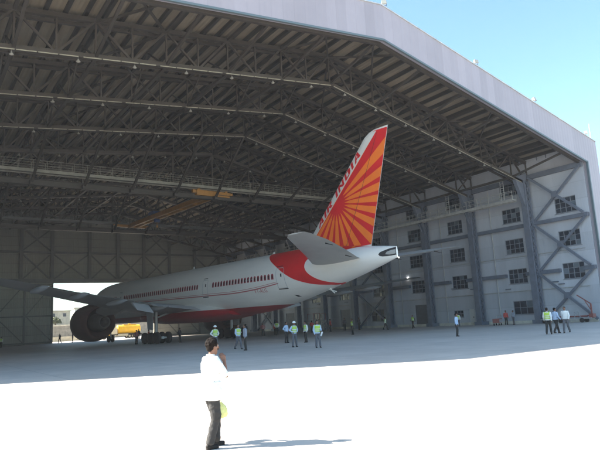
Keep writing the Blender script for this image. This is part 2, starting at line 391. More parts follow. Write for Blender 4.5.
# ---- side wall (right) with window and door openings
def grid_wall(b, fix, t0, t1, u0, u1, holes, ztop, zlow=0, mi=0):
    """wall in the plane axis0=fix (thickness t0..t1) spanning u0..u1, holes = (ua,ub,za,zb)"""
    us = sorted({u0, u1, *[h[0] for h in holes], *[h[1] for h in holes]}); zs = sorted({zlow, ztop, *[h[2] for h in holes], *[h[3] for h in holes]})
    for i in range(len(us) - 1):
        j = 0
        while j < len(zs) - 1:
            um = (us[i] + us[i + 1]) / 2
            inside = lambda jj: any(h[0] < um < h[1] and h[2] < (zs[jj] + zs[jj + 1]) / 2 < h[3] for h in holes)
            if inside(j): j += 1; continue
            k = j
            while k + 1 < len(zs) - 1 and not inside(k + 1): k += 1
            if fix == 'x': b.box((t0, us[i], zs[j]), (t1, us[i + 1], zs[k + 1]), mi)
            else: b.box((us[i], t0, zs[j]), (us[i + 1], t1, zs[k + 1]), mi)
            j = k + 1
holes = []; wins = []; doors = []
levels = (5.75, 9.45, 13.3, 16.7)
wc = [35.3, 42.5, 51.5, 59.2, 67.8, 76.5, 84.6, 93, 101, 109.5]
for i, yc in enumerate(wc):
    for j, z in enumerate(levels):
        if i == 0 and j == 3: continue
        wins.append((yc - 1.3, yc + 1.3, z - .9, z + .9))
gw = [(40.9, 43.6, 1.1, 2.75), (51.4, 53.0, 1.1, 2.0), (47.95, 48.95, 1.1, 1.9), (66.9, 69.9, 1.0, 2.9), (83, 85.6, 1.1, 2.8)]
gd = [(57.5, 60.2, 0, 3.1), (49.6, 50.5, 0, 2.1), (75.2, 77.8, 0, 3.2), (92, 95, 0, 3.3)]
grid_wall(b := MB(), 'x', XW, XW + .28, YF + .02, YB, wins + gw + gd, 19.85)
hpart(b, 'side_wall', M['side'])
def window(y0, y1, z0, z1, nc=4, nr=3, x=XW):
    f = MB(); t = .07; xa, xb = x + .06, x + .16
    f.box((xa, y0, z0), (xb, y1, z0 + t)); f.box((xa, y0, z1 - t), (xb, y1, z1)); f.box((xa, y0, z0 + t), (xb, y0 + t, z1 - t)); f.box((xa, y1 - t, z0 + t), (xb, y1, z1 - t))
    for i in range(1, nc): yy = y0 + (y1 - y0) * i / nc; f.box((xa + .01, yy - .03, z0 + t), (xb - .01, yy + .03, z1 - t))
    for i in range(1, nr): zz = z0 + (z1 - z0) * i / nr; f.box((xa + .02, y0 + t, zz - .025), (xb - .02, y1 - t, zz + .025))
    f.box((x - .08, y0 - .08, z0 - .08), (x - .003, y1 + .08, z0 - .005))
    w_ = empty('window'); w_.parent = hangar
    hpart(f, 'window_frame', M['winframe'], w_)
    p = MB()
    for i in range(nc):
        for j in range(nr):
            tilt = random.uniform(-.02, .02); ya = y0 + (y1 - y0) * i / nc; yb = y0 + (y1 - y0) * (i + 1) / nc; za = z0 + (z1 - z0) * j / nr; zb = z0 + (z1 - z0) * (j + 1) / nr
            xm = x + .12
            p.add([(xm + tilt, ya + .035, za + .03), (xm - tilt, yb - .035, za + .03), (xm - tilt, yb - .035, zb - .03), (xm + tilt, ya + .035, zb - .03)], [(0, 1, 2, 3)], 1 if random.random() < .13 else 0)
    hpart(p, 'pane', [M['glass'], M['glass2']], w_)
for q in wins: window(*q)
for q in gw: window(*q, nc=3, nr=2)
for i, q in enumerate(gd):
    d = MB(); d.box((XW + .1, q[0], 0), (XW + .2, q[1], q[3]))
    if q[1] - q[0] > 2:
        for s_ in range(1, 8): d.box((XW + .07, q[0] + .05, q[3] * s_ / 8 - .02), (XW + .098, q[1] - .05, q[3] * s_ / 8 + .02))
    o = hpart(d, 'door', M['paledoor'] if i == 1 else M['door'])
    h = MB(); h.box((XW + .03, q[0] + .15, .95), (XW + .068, q[0] + .3, 1.1)); hpart(h, 'handle', M['metal'], o)
# dark room behind the glazing so that panes do not open on the sky
b = MB(); b.box((XW + 1.4, YF + .3, 0), (XW + 1.48, YB, zr(XW + 1.48) + 2.24)); hpart(b, 'outer_wall', M['side'])
# ledge girts
def girt(z, ya, yb):
    b = MB(); b.box((XW - .5, ya, z - .2), (XW - .004, yb, z + .2)); b.box((XW - .55, ya, z - .24), (XW - .3, yb, z - .204)); hpart(b, 'wall_girt', M['steel'])
girt(11.75, YF + .03, YB - .03)
edge = YF + .03
for yc in wc: girt(5.9, edge, yc - 1.42); edge = yc + 1.42
girt(5.9, edge, YB - .03)
b = MB(); b.box((XW - .45, YF + .04, 17.2), (XW - .004, YB - .03, 17.75)); hpart(b, 'eaves_beam', M['steel'])
b = MB(); b.box((XW - .1, YF + .6, 0), (XW - .005, YB - .04, .35)); hpart(b, 'plinth', M['plaster2'])
# columns
for y in BAYS:
    b = MB(); top = zr(61) - .9
    b.box((XW - 1.55, y - .38, 0), (XW - 1.37, y + .38, top)); b.box((XW - .75, y - .38, 0), (XW - .57, y + .38, top)); 
    b.box((XW - 1.37, y - .05, 0), (XW - .75, y + .05, top))
    b.box((XW - .57, y - .2, 0), (XW - .56, y + .2, top))
    for i in range(22):
        z = .6 + i * .78
        if z + .78 < top:
            b.beam((XW - 1.3, y - .3, z), (XW - .8, y - .3, z + .78), .07); b.beam((XW - .8, y - .32, z), (XW - 1.3, y - .32, z + .78), .07)
    b.box((XW - 1.75, y - .6, 0), (XW - .4, y + .6, .45))
    b.add([(XW - 1.55, y - .2, top - 3.2), (XW - 1.55, y + .2, top - 3.2), (XW - 3.1, y + .2, zr(58.9) - 1.2), (XW - 3.1, y - .2, zr(58.9) - 1.2), (XW - .6, y - .2, top + 1), (XW - .6, y + .2, top + 1)],
          [(0, 3, 2, 1), (0, 4, 3), (1, 2, 5), (3, 4, 5, 2)])
    hpart(b, 'column', M['steel'])
# X braces on the side wall
for (ya, yb) in ((YF + .3, BAYS[0] - .4), (BAYS[3] + .4, BAYS[4] - .4), (BAYS[7] + .4, BAYS[8] - .4)):
    for (za, zb) in ((.3, 5.7), (6.1, 11.55), (11.95, 17.3)):
        b = MB()
        b.beam((XW - .75, ya, za), (XW - .75, yb, zb), .26, .24, up=(1, 0, 0)); b.beam((XW - .45, ya, zb), (XW - .45, yb, za), .26, .2, up=(1, 0, 0))
        ym, zm = (ya + yb) / 2, (za + zb) / 2; b.box((XW - .9, ym - .35, zm - .35), (XW - .87, ym + .35, zm + .35))
        hpart(b, 'cross_brace', M['steel'])
# small fittings on the side wall
for (y, z) in ((36.9, 4.3), (37.6, 4.6), (49.4, 4.6), (52.6, 4.9), (58.6, 4.8), (44, 4.2), (67, 4.6), (76, 4.4), (84, 4.4)):
    b = MB(); b.box((XW - .2, y - .35, z), (XW - .004, y + .35, z + .12)); hpart(b, 'wall_bracket', M['steel'])
o = MB(); o.box((XW - .14, 61.05, 7.1), (XW - .01, 61.22, 7.25)); hpart(o, 'lit_wall_lamp', M['walllight'])
b = MB(); b.tube((XW - .13, YF + 1, 3.9), (XW - .13, YB - 1, 3.9), .04); b.tube((XW - .13, YF + 1, 8.1), (XW - .13, YB - 1, 8.1), .035)
for y in (45.5, 54, 62.6, 71): b.tube((XW - .1, y, .3), (XW - .1, y, 17), .05)
hpart(b, 'conduit', M['galv'])

# side walkway at 14.8 m
def walkway(name, P, Q, wid, n, parent_mat='walk', z_beam=.5, rail=1.1, side=Vector((0, 1, 0)), thick=.16):
    P = Vector(P); Q = Vector(Q); d = (Q - P).normalized()
    b = MB(); b.beam(P, Q, wid, thick)
    for s_ in (-1, 1): b.beam(P + side * s_ * wid / 2 + Vector((0, 0, -.04)), Q + side * s_ * wid / 2 + Vector((0, 0, -.04)), .06, .34)
    o = hpart(b, name, M[parent_mat])
    h = MB(); L_ = (Q - P).length
    for s_ in (-1, 1):
        off = side * s_ * (wid / 2 - .02)
        for z in (rail * .5, rail): h.tube(P + off + Vector((0, 0, z)), Q + off + Vector((0, 0, z)), .03, n=5)
        for i in range(n + 1):
            p = P + d * (L_ * i / n) + off; h.tube(p, p + Vector((0, 0, rail)), .032, n=5)
    hpart(h, 'handrail', M[parent_mat], o)
    return o
wy = walkway('side_walkway', (60.0, BAYS[0] + .9, 14.75), (60.0, YB - 3, 14.75), .8, 44, 'galv', side=Vector((1, 0, 0)))
b = MB()
for y in BAYS[1:]:
    b.beam((60, y, 14.55), (XW - 1.4, y, 14.55), .14); b.beam((59.8, y, 14.5), (XW - 1.5, y, 13.1), .12)
hpart(b, 'walkway_bracket', M['steel'])
for y in (41.6, 50.2, 66, 82):
    b = MB()
    for s_ in (-.22, .22): b.tube((59.5, y + s_, 14.8), (59.5, y + s_, 18.0), .035, n=5)
    for i in range(11): b.tube((59.5, y - .22, 15 + i * .28), (59.5, y + .22, 15 + i * .28), .02, n=4)
    hpart(b, 'ladder', M['galv'])

# cross walkways (crane runways) hung under the trusses
def runway(y, ystrut, zdeck):
    xa, xb = XL + 1, XW - 1.6
    o = walkway('runway_walkway', (xa, y - .3, zdeck), (xb, y - .3, zdeck), 1.0, 46, 'walk' if y < 70 else 'steel_mid')
    b = MB(); zb = zdeck - 1.15
    b.box((xa, y - .28, zb - .3), (xb, y + .28, zb - .24)); b.box((xa, y - .28, zb + .3), (xb, y + .28, zb + .36)); b.box((xa, y - .05, zb - .24), (xb, y + .05, zb + .3))
    hpart(b, 'runway_beam', M['steel_dark'], o)
    for q in NX:
        if not xa < q < XW - 8: continue
        b = MB()
        ztop = zr(q) - 1.2
        if ztop > zdeck: b.beam((q, y + .3, zb), (q, y + .3, ztop), .2)
        if ztop > zdeck + .6:
            b.beam((q, y + .3, ztop - .1), (q - 2.3, y + .3, zdeck + .2), .13); b.beam((q, y + .3, ztop - .1), (q + 2.3, y + .3, zdeck + .2), .13)
            b.beam((q, y - .35, zb - .15), (q, ystrut, zr(q) - 1.3), .24)
        b.box((q - .2, y - .7, zb - .36), (q + .2, y + .42, zb + .1))
        hpart(b, 'hanger', M['steel_dark'], o)
runway(BAYS[3], BAYS[2], 18.95)
runway(BAYS[6], BAYS[5], 18.4)

# back wall with the doorway
DX0, DX1, DZ = 23.7, 44.0, 11.5
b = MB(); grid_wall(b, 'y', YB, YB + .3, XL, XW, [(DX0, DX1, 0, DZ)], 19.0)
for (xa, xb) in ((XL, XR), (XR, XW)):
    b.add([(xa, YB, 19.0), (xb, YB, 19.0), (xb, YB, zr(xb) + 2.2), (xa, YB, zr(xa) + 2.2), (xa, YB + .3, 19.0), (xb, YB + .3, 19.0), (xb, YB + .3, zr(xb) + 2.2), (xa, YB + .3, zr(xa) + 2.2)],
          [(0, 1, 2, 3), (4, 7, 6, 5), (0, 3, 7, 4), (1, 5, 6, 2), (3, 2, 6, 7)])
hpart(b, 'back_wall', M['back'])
cx = [-8, -2.1, 3.8, 9.7, 13.5, 18.0, 23.5, 30.6, 36.3, 41.8, 47.5, 53.5, 59.4]
for x in cx:
    b = MB(); z0 = DZ if DX0 < x < DX1 else 0
    b.box((x - .3, YB - .7, z0), (x + .3, YB - .55, zr(x) - .6)); b.box((x - .05, YB - .55, z0), (x + .05, YB - .02, zr(x) - .6)); hpart(b, 'back_column', M['steel_mid'])
b = MB()
for z in (11.9, 17.5): b.box((XL, YB - .5, z - .2), (XW - .6, YB - .01, z + .2))
hpart(b, 'back_girt', M['steel_mid'])
b = MB(); b.box((DX0 - 12, YB - .95, 11.5), (DX1 + 14, YB - .72, 12.3)); hpart(b, 'door_track', M['steel_mid'])
for (xa, xb, za, zb) in ((23.5, 30.6, 12, 17.4), (30.6, 36.3, 12, 17.4), (18, 23.5, 12, 17.4), (36.3, 41.8, 12, 17.4), (18, 23.5, 17.6, 22.3), (41.8, 47.5, 17.6, 22.8), (41.8, 47.5, 12, 17.4), (53.5, 59.4, 12, 17.4), (59, 53.5, 6, 11.6)):
    b = MB(); b.beam((xa, YB - .62, za), (xb, YB - .62, zb), .24, .16, up=(0, 1, 0)); b.beam((xa, YB - .35, zb), (xb, YB - .35, za), .24, .16, up=(0, 1, 0)); hpart(b, 'cross_brace', M['steel_mid'])
# open sliding door leaves parked beside the doorway
for i, (xa, xb, yy) in enumerate(((13.6, 23.6, YB - 1.5), (44.0, 54.0, YB - 1.5))):
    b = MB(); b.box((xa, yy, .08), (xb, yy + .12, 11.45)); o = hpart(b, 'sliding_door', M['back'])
    b = MB()
    for x in (xa + .15, (xa + xb) / 2, xb - .15): b.box((x - .15, yy - .22, .08), (x + .15, yy - .003, 11.45))
    for z in (.3, 5.2, 11.2): b.box((xa + .3, yy - .16, z - .12), ((xa + xb) / 2 - .15, yy - .004, z + .12)); b.box(((xa + xb) / 2 + .15, yy - .16, z - .12), (xb - .3, yy - .004, z + .12))
    m_ = (xa + xb) / 2
    for (u, v) in ((xa, m_), (m_, xb)):
        b.beam((u + .2, yy - .12, 5.3), (v - .2, yy - .12, .4), .16, .1, up=(0, 1, 0)) ; b.beam((u + .2, yy - .12, 5.3), (v - .2, yy - .12, 11), .16, .1, up=(0, 1, 0))
    hpart(b, 'door_frame', M['steel_mid'], o)
# left wall
b = MB(); b.box((XL - .3, YF + .02, 0), (XL, YB, zr(XL) + 2.0)); hpart(b, 'side_wall', M['side'])
for y in BAYS:
    b = MB(); b.box((XL + .01, y - .38, 0), (XL + 1.0, y + .38, zr(XL) - 1.0)); hpart(b, 'column', M['steel'])

# ------------------------------------------------------------------ hanging lamps
def make_lamp():
    root = empty('hanging_lamp', (0, 0, 0), 0, 'small pale bell lamp hanging under a dark roof truss', 'ceiling lamp', 'lamps hanging under the roof trusses')
    b = MB(); b.tube((0, 0, .5), (0, 0, .05), .02, n=5); b.tube((0, 0, .12), (0, 0, -.06), .12, n=10); b.build('lamp_stem', M['lamp'], root)
    b = MB(); b.lathe([(0, .12), (.05, .2), (.2, .34), (.24, .35)], (0, 0, -.03), (0, 0, -1), 16, caps=False); b.lathe([(.235, .345), (.2, .33), (.06, .19)], (0, 0, -.03), (0, 0, -1), 16, caps=False); b.build('lamp_shade', M['lamp'], root, smooth=True)
    b = MB(); b.ball((0, 0, -.24), .27, (1, 1, .35)); b.build('lamp_lens', M['lens'], root, smooth=True)
    return root
proto = make_lamp(); first = True
xs = [1.0, 5.0, 9.2, 13.2, 17.3, 21.3, 25.3, 29.4, 33.3, 37.1, 41.1, 45.1, 49.1, 53.1]
for k, y in enumerate(BAYS[:7]):
    for x in xs:
        o = proto if first else copy_tree(proto); first = False
        o.location = (x, y - .45, zr(x) - 1.75); o.scale = (.45,) * 3

# ------------------------------------------------------------------ floodlights on the fascia
def make_flood():
    root = empty('floodlight', (0, 0, 0), 0, 'x', 'floodlight', 'floodlights along the fascia top')
    b = MB(); b.tube((0, 0, 0), (0, 0, .35), .05); b.beam((-.3, 0, .35), (.3, 0, .35), .06); b.beam((-.3, 0, .35), (-.3, 0, .7), .05); b.beam((.3, 0, .35), (.3, 0, .7), .05); b.build('bracket', M['steel'], root)
    b = MB(); b.loft([[(-.27, -.28, .45), (.27, -.28, .45), (.27, -.18, .92), (-.27, -.18, .92)], [(-.2, .12, .55), (.2, .12, .55), (.2, .16, .85), (-.2, .16, .85)]]); b.build('housing', M['lamp'], root)
    b = MB(); b.add([(-.24, -.287, .49), (.24, -.287, .49), (.24, -.2, .88), (-.24, -.2, .88)], [(0, 1, 2, 3)]); b.build('glass', M['lens'], root)
    return root
fp = make_flood()
for i, (x, lab) in enumerate(((32.6, 'floodlight at the highest point of the pale fascia'), (44.3, 'floodlight on the sloping fascia, next below the peak one'), (53.4, 'floodlight midway down the sloping fascia, third from the peak'), (62.9, 'small floodlight at the lower right corner of the fascia'))):
    o = fp if i == 0 else copy_tree(fp); o.location = (x, YF - .3, 27.75 - .2355 * (x - XR) + .1); o.rotation_euler.z = .3 * i - .5; o.scale = (.8,) * 3; o['label'] = lab
# white water tank on the roof corner
t = empty('water_tank', (62.6, 37.5, zr(62.6) + 2.4), 0, 'white domed water tank on the roof behind the right fascia corner', 'water tank')
b = MB(); b.lathe([(0, 1.0), (1.2, 1.05), (1.22, 1.0), (1.7, .7), (1.95, .25)], (0, 0, .25), (0, 0, 1), 24); b.build('tank_shell', M['helmet'], t, auto=40)
b = MB(); b.tube((0, 0, 2.15), (0, 0, 2.35), .28, n=12); b.build('lid', M['helmet'], t)
b = MB(); [b.beam((sx * .6, sy * .6, -.6), (sx * .6, sy * .6, .25), .1) for sx in (-1, 1) for sy in (-1, 1)]; b.build('stand', M['steel'], t)
t = empty('lightning_rod', (64.0, YF - .25, 20.25), 0, 'thin upright rod at the right end of the fascia', 'lightning rod')
b = MB(); b.tube((0, 0, 0), (0, 0, 2.1), .05, .03, n=6); b.box((-.12, -.12, -.03), (.12, .12, .06)); b.build('rod', M['galv'], t)

# ------------------------------------------------------------------ overhead crane
cr = empty('overhead_crane', (31.7, 64.3, 18.25), .09, 'long yellow overhead crane bridge slung under the roof between two walkways', 'crane')
b = MB()
for dx in (-.5, .5): b.box((dx - .14, .2, -.5), (dx + .14, 24.8, .05)); b.box((dx - .2, .2, .052), (dx + .2, 24.8, .1))
for i in range(7): b.box((-.48, .6 + i * 3.9, -.5), (.48, .8 + i * 3.9, -.1))
b.build('bridge_girder', M['yellow'], cr)
for y in (0, 25):
    b = MB(); b.box((-2.4, y - .3, -.35), (2.4, y + .3, .3)); b.box((-2.9, y - .2, -.1), (-2.4, y + .2, .28)); b.box((2.4, y - .2, -.1), (2.9, y + .2, .28))
    for sx in (-2, 2): b.tube((sx, y - .12, .38), (sx, y + .12, .38), .17, n=12)
    b.build('end_carriage', M['yellow'], cr)
b = MB(); b.box((-1.0, 15.0, .1), (1.0, 16.6, .5)); b.tube((-.35, 15.8, -.75), (.35, 15.8, -.75), .28, n=14); b.build('hoist_trolley', M['blue'], cr)
b = MB(); b.beam((.72, .5, -.4), (.72, 24.4, -.4), .06, .12); b.build('cable_track', M['pale_strip'], cr)
b = MB(); b.tube((0, 15.8, -.4), (0, 15.8, -1.6), .03, n=6); b.box((-.12, 15.7, -1.8), (.12, 15.9, -1.5)); b.build('hook', M['yellow'], cr)

# ------------------------------------------------------------------ airliner
AC = empty('airliner', (35.0, 35.38, 0), .141, 'white and red twin engined airliner with orange sunburst tail parked nose in', 'airplane')
TB = 63.0                      # y_local = TB - s, x_local = -lateral
def loc(s, b, z): return (-b, TB - s, z)
SEC = [  # s, bottom, top, half width
    (0, 4.75, 4.85, .05), (.4, 4.3, 5.35, .6), (1.2, 3.9, 5.95, 1.15), (2.5, 3.4, 6.9, 1.8), (4, 3.1, 7.8, 2.35), (6, 2.85, 8.55, 2.8), (8.5, 2.75, 8.9, 3.05), (11, 2.75, 8.95, 3.1),
    (42, 2.75, 8.95, 3.1), (44.5, 2.87, 8.95, 3.08), (47, 3.15, 8.95, 3.0), (50, 3.7, 8.95, 2.82), (53, 4.35, 8.9, 2.5), (56, 5.0, 8.65, 2.0), (58.5, 5.6, 8.3, 1.5), (60.5, 6.1, 8.05, 1.0), (62, 6.5, 7.85, .5), (62.85, 6.75, 7.72, .10)]
def sec(s):
    for i in range(len(SEC) - 1):
        a, b = SEC[i], SEC[i + 1]
        if s <= b[0] or i == len(SEC) - 2:
            t = max(0, min(1, (s - a[0]) / (b[0] - a[0])))
            # smooth catmull
            p0 = SEC[max(i - 1, 0)]; p3 = SEC[min(i + 2, len(SEC) - 1)]
            out = []
            for k in (1, 2, 3):
                m1 = (b[k] - p0[k]) / max(b[0] - p0[0], .01) * (b[0] - a[0]); m2 = (p3[k] - a[k]) / max(p3[0] - a[0], .01) * (b[0] - a[0])
                h = (2 * t**3 - 3 * t**2 + 1) * a[k] + (t**3 - 2 * t**2 + t) * m1 + (-2 * t**3 + 3 * t**2) * b[k] + (t**3 - t**2) * m2
                lo, hi = min(a[k], b[k]), max(a[k], b[k]); out.append(max(lo, min(hi, h)))
            return out
def fsurf(s, th, side=1, off=0.):
    bo, to, hw = sec(s); zc, rz = (bo + to) / 2, (to - bo) / 2
    return loc(s, side * (hw + off) * math.cos(th), zc + (rz + off) * math.sin(th))
def th_of(s, z):
    bo, to, hw = sec(s); return math.asin(max(-1, min(1, (z - (bo + to) / 2) / ((to - bo) / 2))))
b = MB(); ss = [0, .15, .4, .8, 1.2, 1.8, 2.5, 3.2, 4, 5, 6, 7.2, 8.5, 10] + [11 + 1.0 * i for i in range(31)] + [42 + .6 * i for i in range(1, 34)] + [62.4, 62.85]
N_ = 64
b.loft([[fsurf(s, 2 * PI * i / N_ + .0001) for i in range(N_)] for s in ss])
def pmap(mb, poly, fmap, step, mi):
    """2-D polygon cut by a grid and mapped on a surface"""
    bm = bmesh.new(); f = bm.faces.new([bm.verts.new((p[0], p[1], 0)) for p in poly])
    for ax in (0, 1):
        lo = min(p[ax] for p in poly); hi = max(p[ax] for p in poly); st = step[ax]
        t = math.floor(lo / st) * st + st
        while t < hi:
            co = [0, 0, 0]; co[ax] = t; no = [0, 0, 0]; no[ax] = 1
            bmesh.ops.bisect_plane(bm, geom=bm.verts[:] + bm.edges[:] + bm.faces[:], plane_co=co, plane_no=no); t += st
    bmesh.ops.triangulate(bm, faces=[f for f in bm.faces if len(f.verts) > 4])
    bm.verts.index_update()
    mb.add([fmap(v.co.x, v.co.y) for v in bm.verts], [tuple(v.index for v in f.verts) for f in bm.faces], mi); bm.free()
def fdecal(poly, mi, off=.012, sides=(1, -1), step=(.5, .09)):
    pp = [(s, th_of(s, z)) for s, z in poly]
    for sd_ in sides: pmap(b, pp, lambda s, t: fsurf(s, t, sd_, off), step, mi)
def curve(pts, n=6):
    """catmull-rom through points"""
    out = []
    for i in range(len(pts) - 1):
        p0, p1, p2, p3 = pts[max(i - 1, 0)], pts[i], pts[i + 1], pts[min(i + 2, len(pts) - 1)]
        for k in range(n):
            t = k / n
            out.append(tuple(.5 * (2 * p1[a] + (p2[a] - p0[a]) * t + (2 * p0[a] - 5 * p1[a] + 4 * p2[a] - p3[a]) * t * t + (3 * p1[a] - p0[a] - 3 * p2[a] + p3[a]) * t**3) for a in (0, 1)))
    out.append(pts[-1]); return out
# red swoosh before the tail
left_edge = curve([(46.9, 8.94), (48.2, 8.1), (49.7, 7.25), (51.1, 6.35), (52.4, 5.65), (54.4, 5.08), (57.3, 4.92)])
right_edge = curve([(57.3, 4.92), (55.2, 5.35), (54.0, 6.1), (53.6, 6.9), (54.0, 7.6), (55.2, 8.0), (57.5, 7.95), (59.0, 8.1), (59.9, 8.14)])
fdecal(left_edge + right_edge[1:] + [(58.5, 8.29), (56, 8.64), (53, 8.89), (50, 8.94)], 1, .014)
for (a0, a1, w_) in (((54.9, 8.68), (55.4, 8.15), .3), ((56.7, 8.5), (57.0, 8.02), .28), ((58.2, 8.3), (58.4, 8.05), .25)):
    fdecal([(a0[0], a0[1]), (a0[0] + w_, a0[1] - .02), (a1[0] + w_ * 1.3, a1[1]), (a1[0], a1[1])], 2, .022)
# window belt: maroon arches with dark panes, thin double line beneath
def wrun(s0, s1):
    s = s0
    while s < s1:
        fdecal([(s, 5.98), (s + .34, 5.98), (s + .34, 6.42), (s + .27, 6.53), (s + .17, 6.57), (s + .07, 6.53), (s, 6.42)], 3, .012, step=(1, .2))
        fdecal([(s + .09, 6.08), (s + .25, 6.08), (s + .25, 6.40), (s + .09, 6.40)], 4, .02, step=(1, .2))
        s += .535
wrun(10.5, 14.5); wrun(17, 35.9); wrun(39.0, 49.2)
fdecal([(9, 5.50), (50.0, 5.50), (50.0, 5.60), (9, 5.60)], 5, .012); fdecal([(9, 5.68), (49.8, 5.68), (49.8, 5.72), (9, 5.72)], 5, .012)
# cockpit glazing
fdecal([(2.3, 6.0), (3.6, 6.05), (3.7, 6.75), (2.75, 6.7)], 4, .015)
fuselage = b.build('fuselage', [M['fus'], M['redp'], M['orange'], M['winred'], M['dark'], M['pinkline']], AC, auto=35)
# doors
def outline_door(s0, s1, z0, z1):
    for sd_ in (1, -1):
        mb = MB(); e = .05
        def q(poly, mi, off): pmap(mb, [(s, th_of(s, z)) for s, z in poly], lambda s, t: fsurf(s, t, sd_, off), (.5, .09), mi)
        for a in ([(s0, z0), (s1, z0), (s1, z0 + e), (s0, z0 + e)], [(s0, z0 + e), (s0 + e, z0 + e), (s0 + e, z1 - .15), (s0, z1 - .15)], [(s1 - e, z0 + e), (s1, z0 + e), (s1, z1 - .15), (s1 - e, z1 - .15)], [(s0, z1 - .15), (s0 + e, z1 - .15), (s0 + .17, z1 - e), (s1 - .17, z1 - e), (s1 - e, z1 - .15), (s1, z1 - .15), (s1 - .15, z1), (s0 + .15, z1)]): q(a, 0, .026)
        q([(s0 - .02, z0 - .1), (s1 + .02, z0 - .1), (s1 + .02, z0 - .02), (s0 - .02, z0 - .02)], 1, .03)
        q([((s0 + s1) / 2 + .05, z0 + 1.1), ((s0 + s1) / 2 + .22, z0 + 1.1), ((s0 + s1) / 2 + .22, z0 + 1.42), ((s0 + s1) / 2 + .05, z0 + 1.42)], 1, .03)
        q([(s0 + .06, z1 + .12), (s1 - .2, z1 + .12), (s1 - .2, z1 + .18), (s0 + .06, z1 + .18)], 1, .02)
        mb.build('door', [M['acgrey2'], M['dark']], AC)
outline_door(49.85, 51.0, 5.05, 7.05); outline_door(37.0, 38.1, 5.05, 6.95); outline_door(15.4, 16.4, 5.05, 6.95); outline_door(6.2, 7.2, 5.05, 6.95)
# registration text as mesh, wrapped on the side
def text_poly(txt, size):
    cu = bpy.data.curves.new('t', 'FONT'); cu.body = txt; cu.size = size; cu.resolution_u = 2
    ob = bpy.data.objects.new('t', cu); COL.objects.link(ob); dg = bpy.context.evaluated_depsgraph_get(); dg.update()
    me = bpy.data.meshes.new_from_object(ob.evaluated_get(dg)); vs = [tuple(v.co) for v in me.vertices]; fs = [tuple(p.vertices) for p in me.polygons]
    bpy.data.objects.remove(ob); bpy.data.curves.remove(cu); bpy.data.meshes.remove(me); return vs, fs
vs, fs = text_poly('VT-ALG', .55)
mb = MB(); mb.add([fsurf(46.35 + v[0], th_of(46.35 + v[0], 4.82 + v[1]), 1, .02) for v in vs], fs); mb.build('registration_lettering', M['pinkline'], AC)
# wing body fairing
b = MB(); rings = []
for s, w_, zb, zt in ((20, 2.2, 2.85, 3.6), (22, 3.1, 2.5, 4.1), (25, 3.45, 2.25, 4.6), (30, 3.55, 2.2, 4.7), (35, 3.5, 2.2, 4.6), (37.5, 3.35, 2.35, 4.2), (39.5, 2.9, 2.55, 3.7), (41, 2.3, 2.8, 3.4)):
    rings.append([loc(s, w_ * math.copysign(abs(math.cos(t))**.75, math.cos(t)), (zb + zt) / 2 + (zt - zb) / 2 * math.copysign(abs(math.sin(t))**.75, math.sin(t))) for t in [2 * PI * i / 28 for i in range(28)]])
b.loft(rings); b.build('wing_fairing', M['fus'], AC, auto=50)

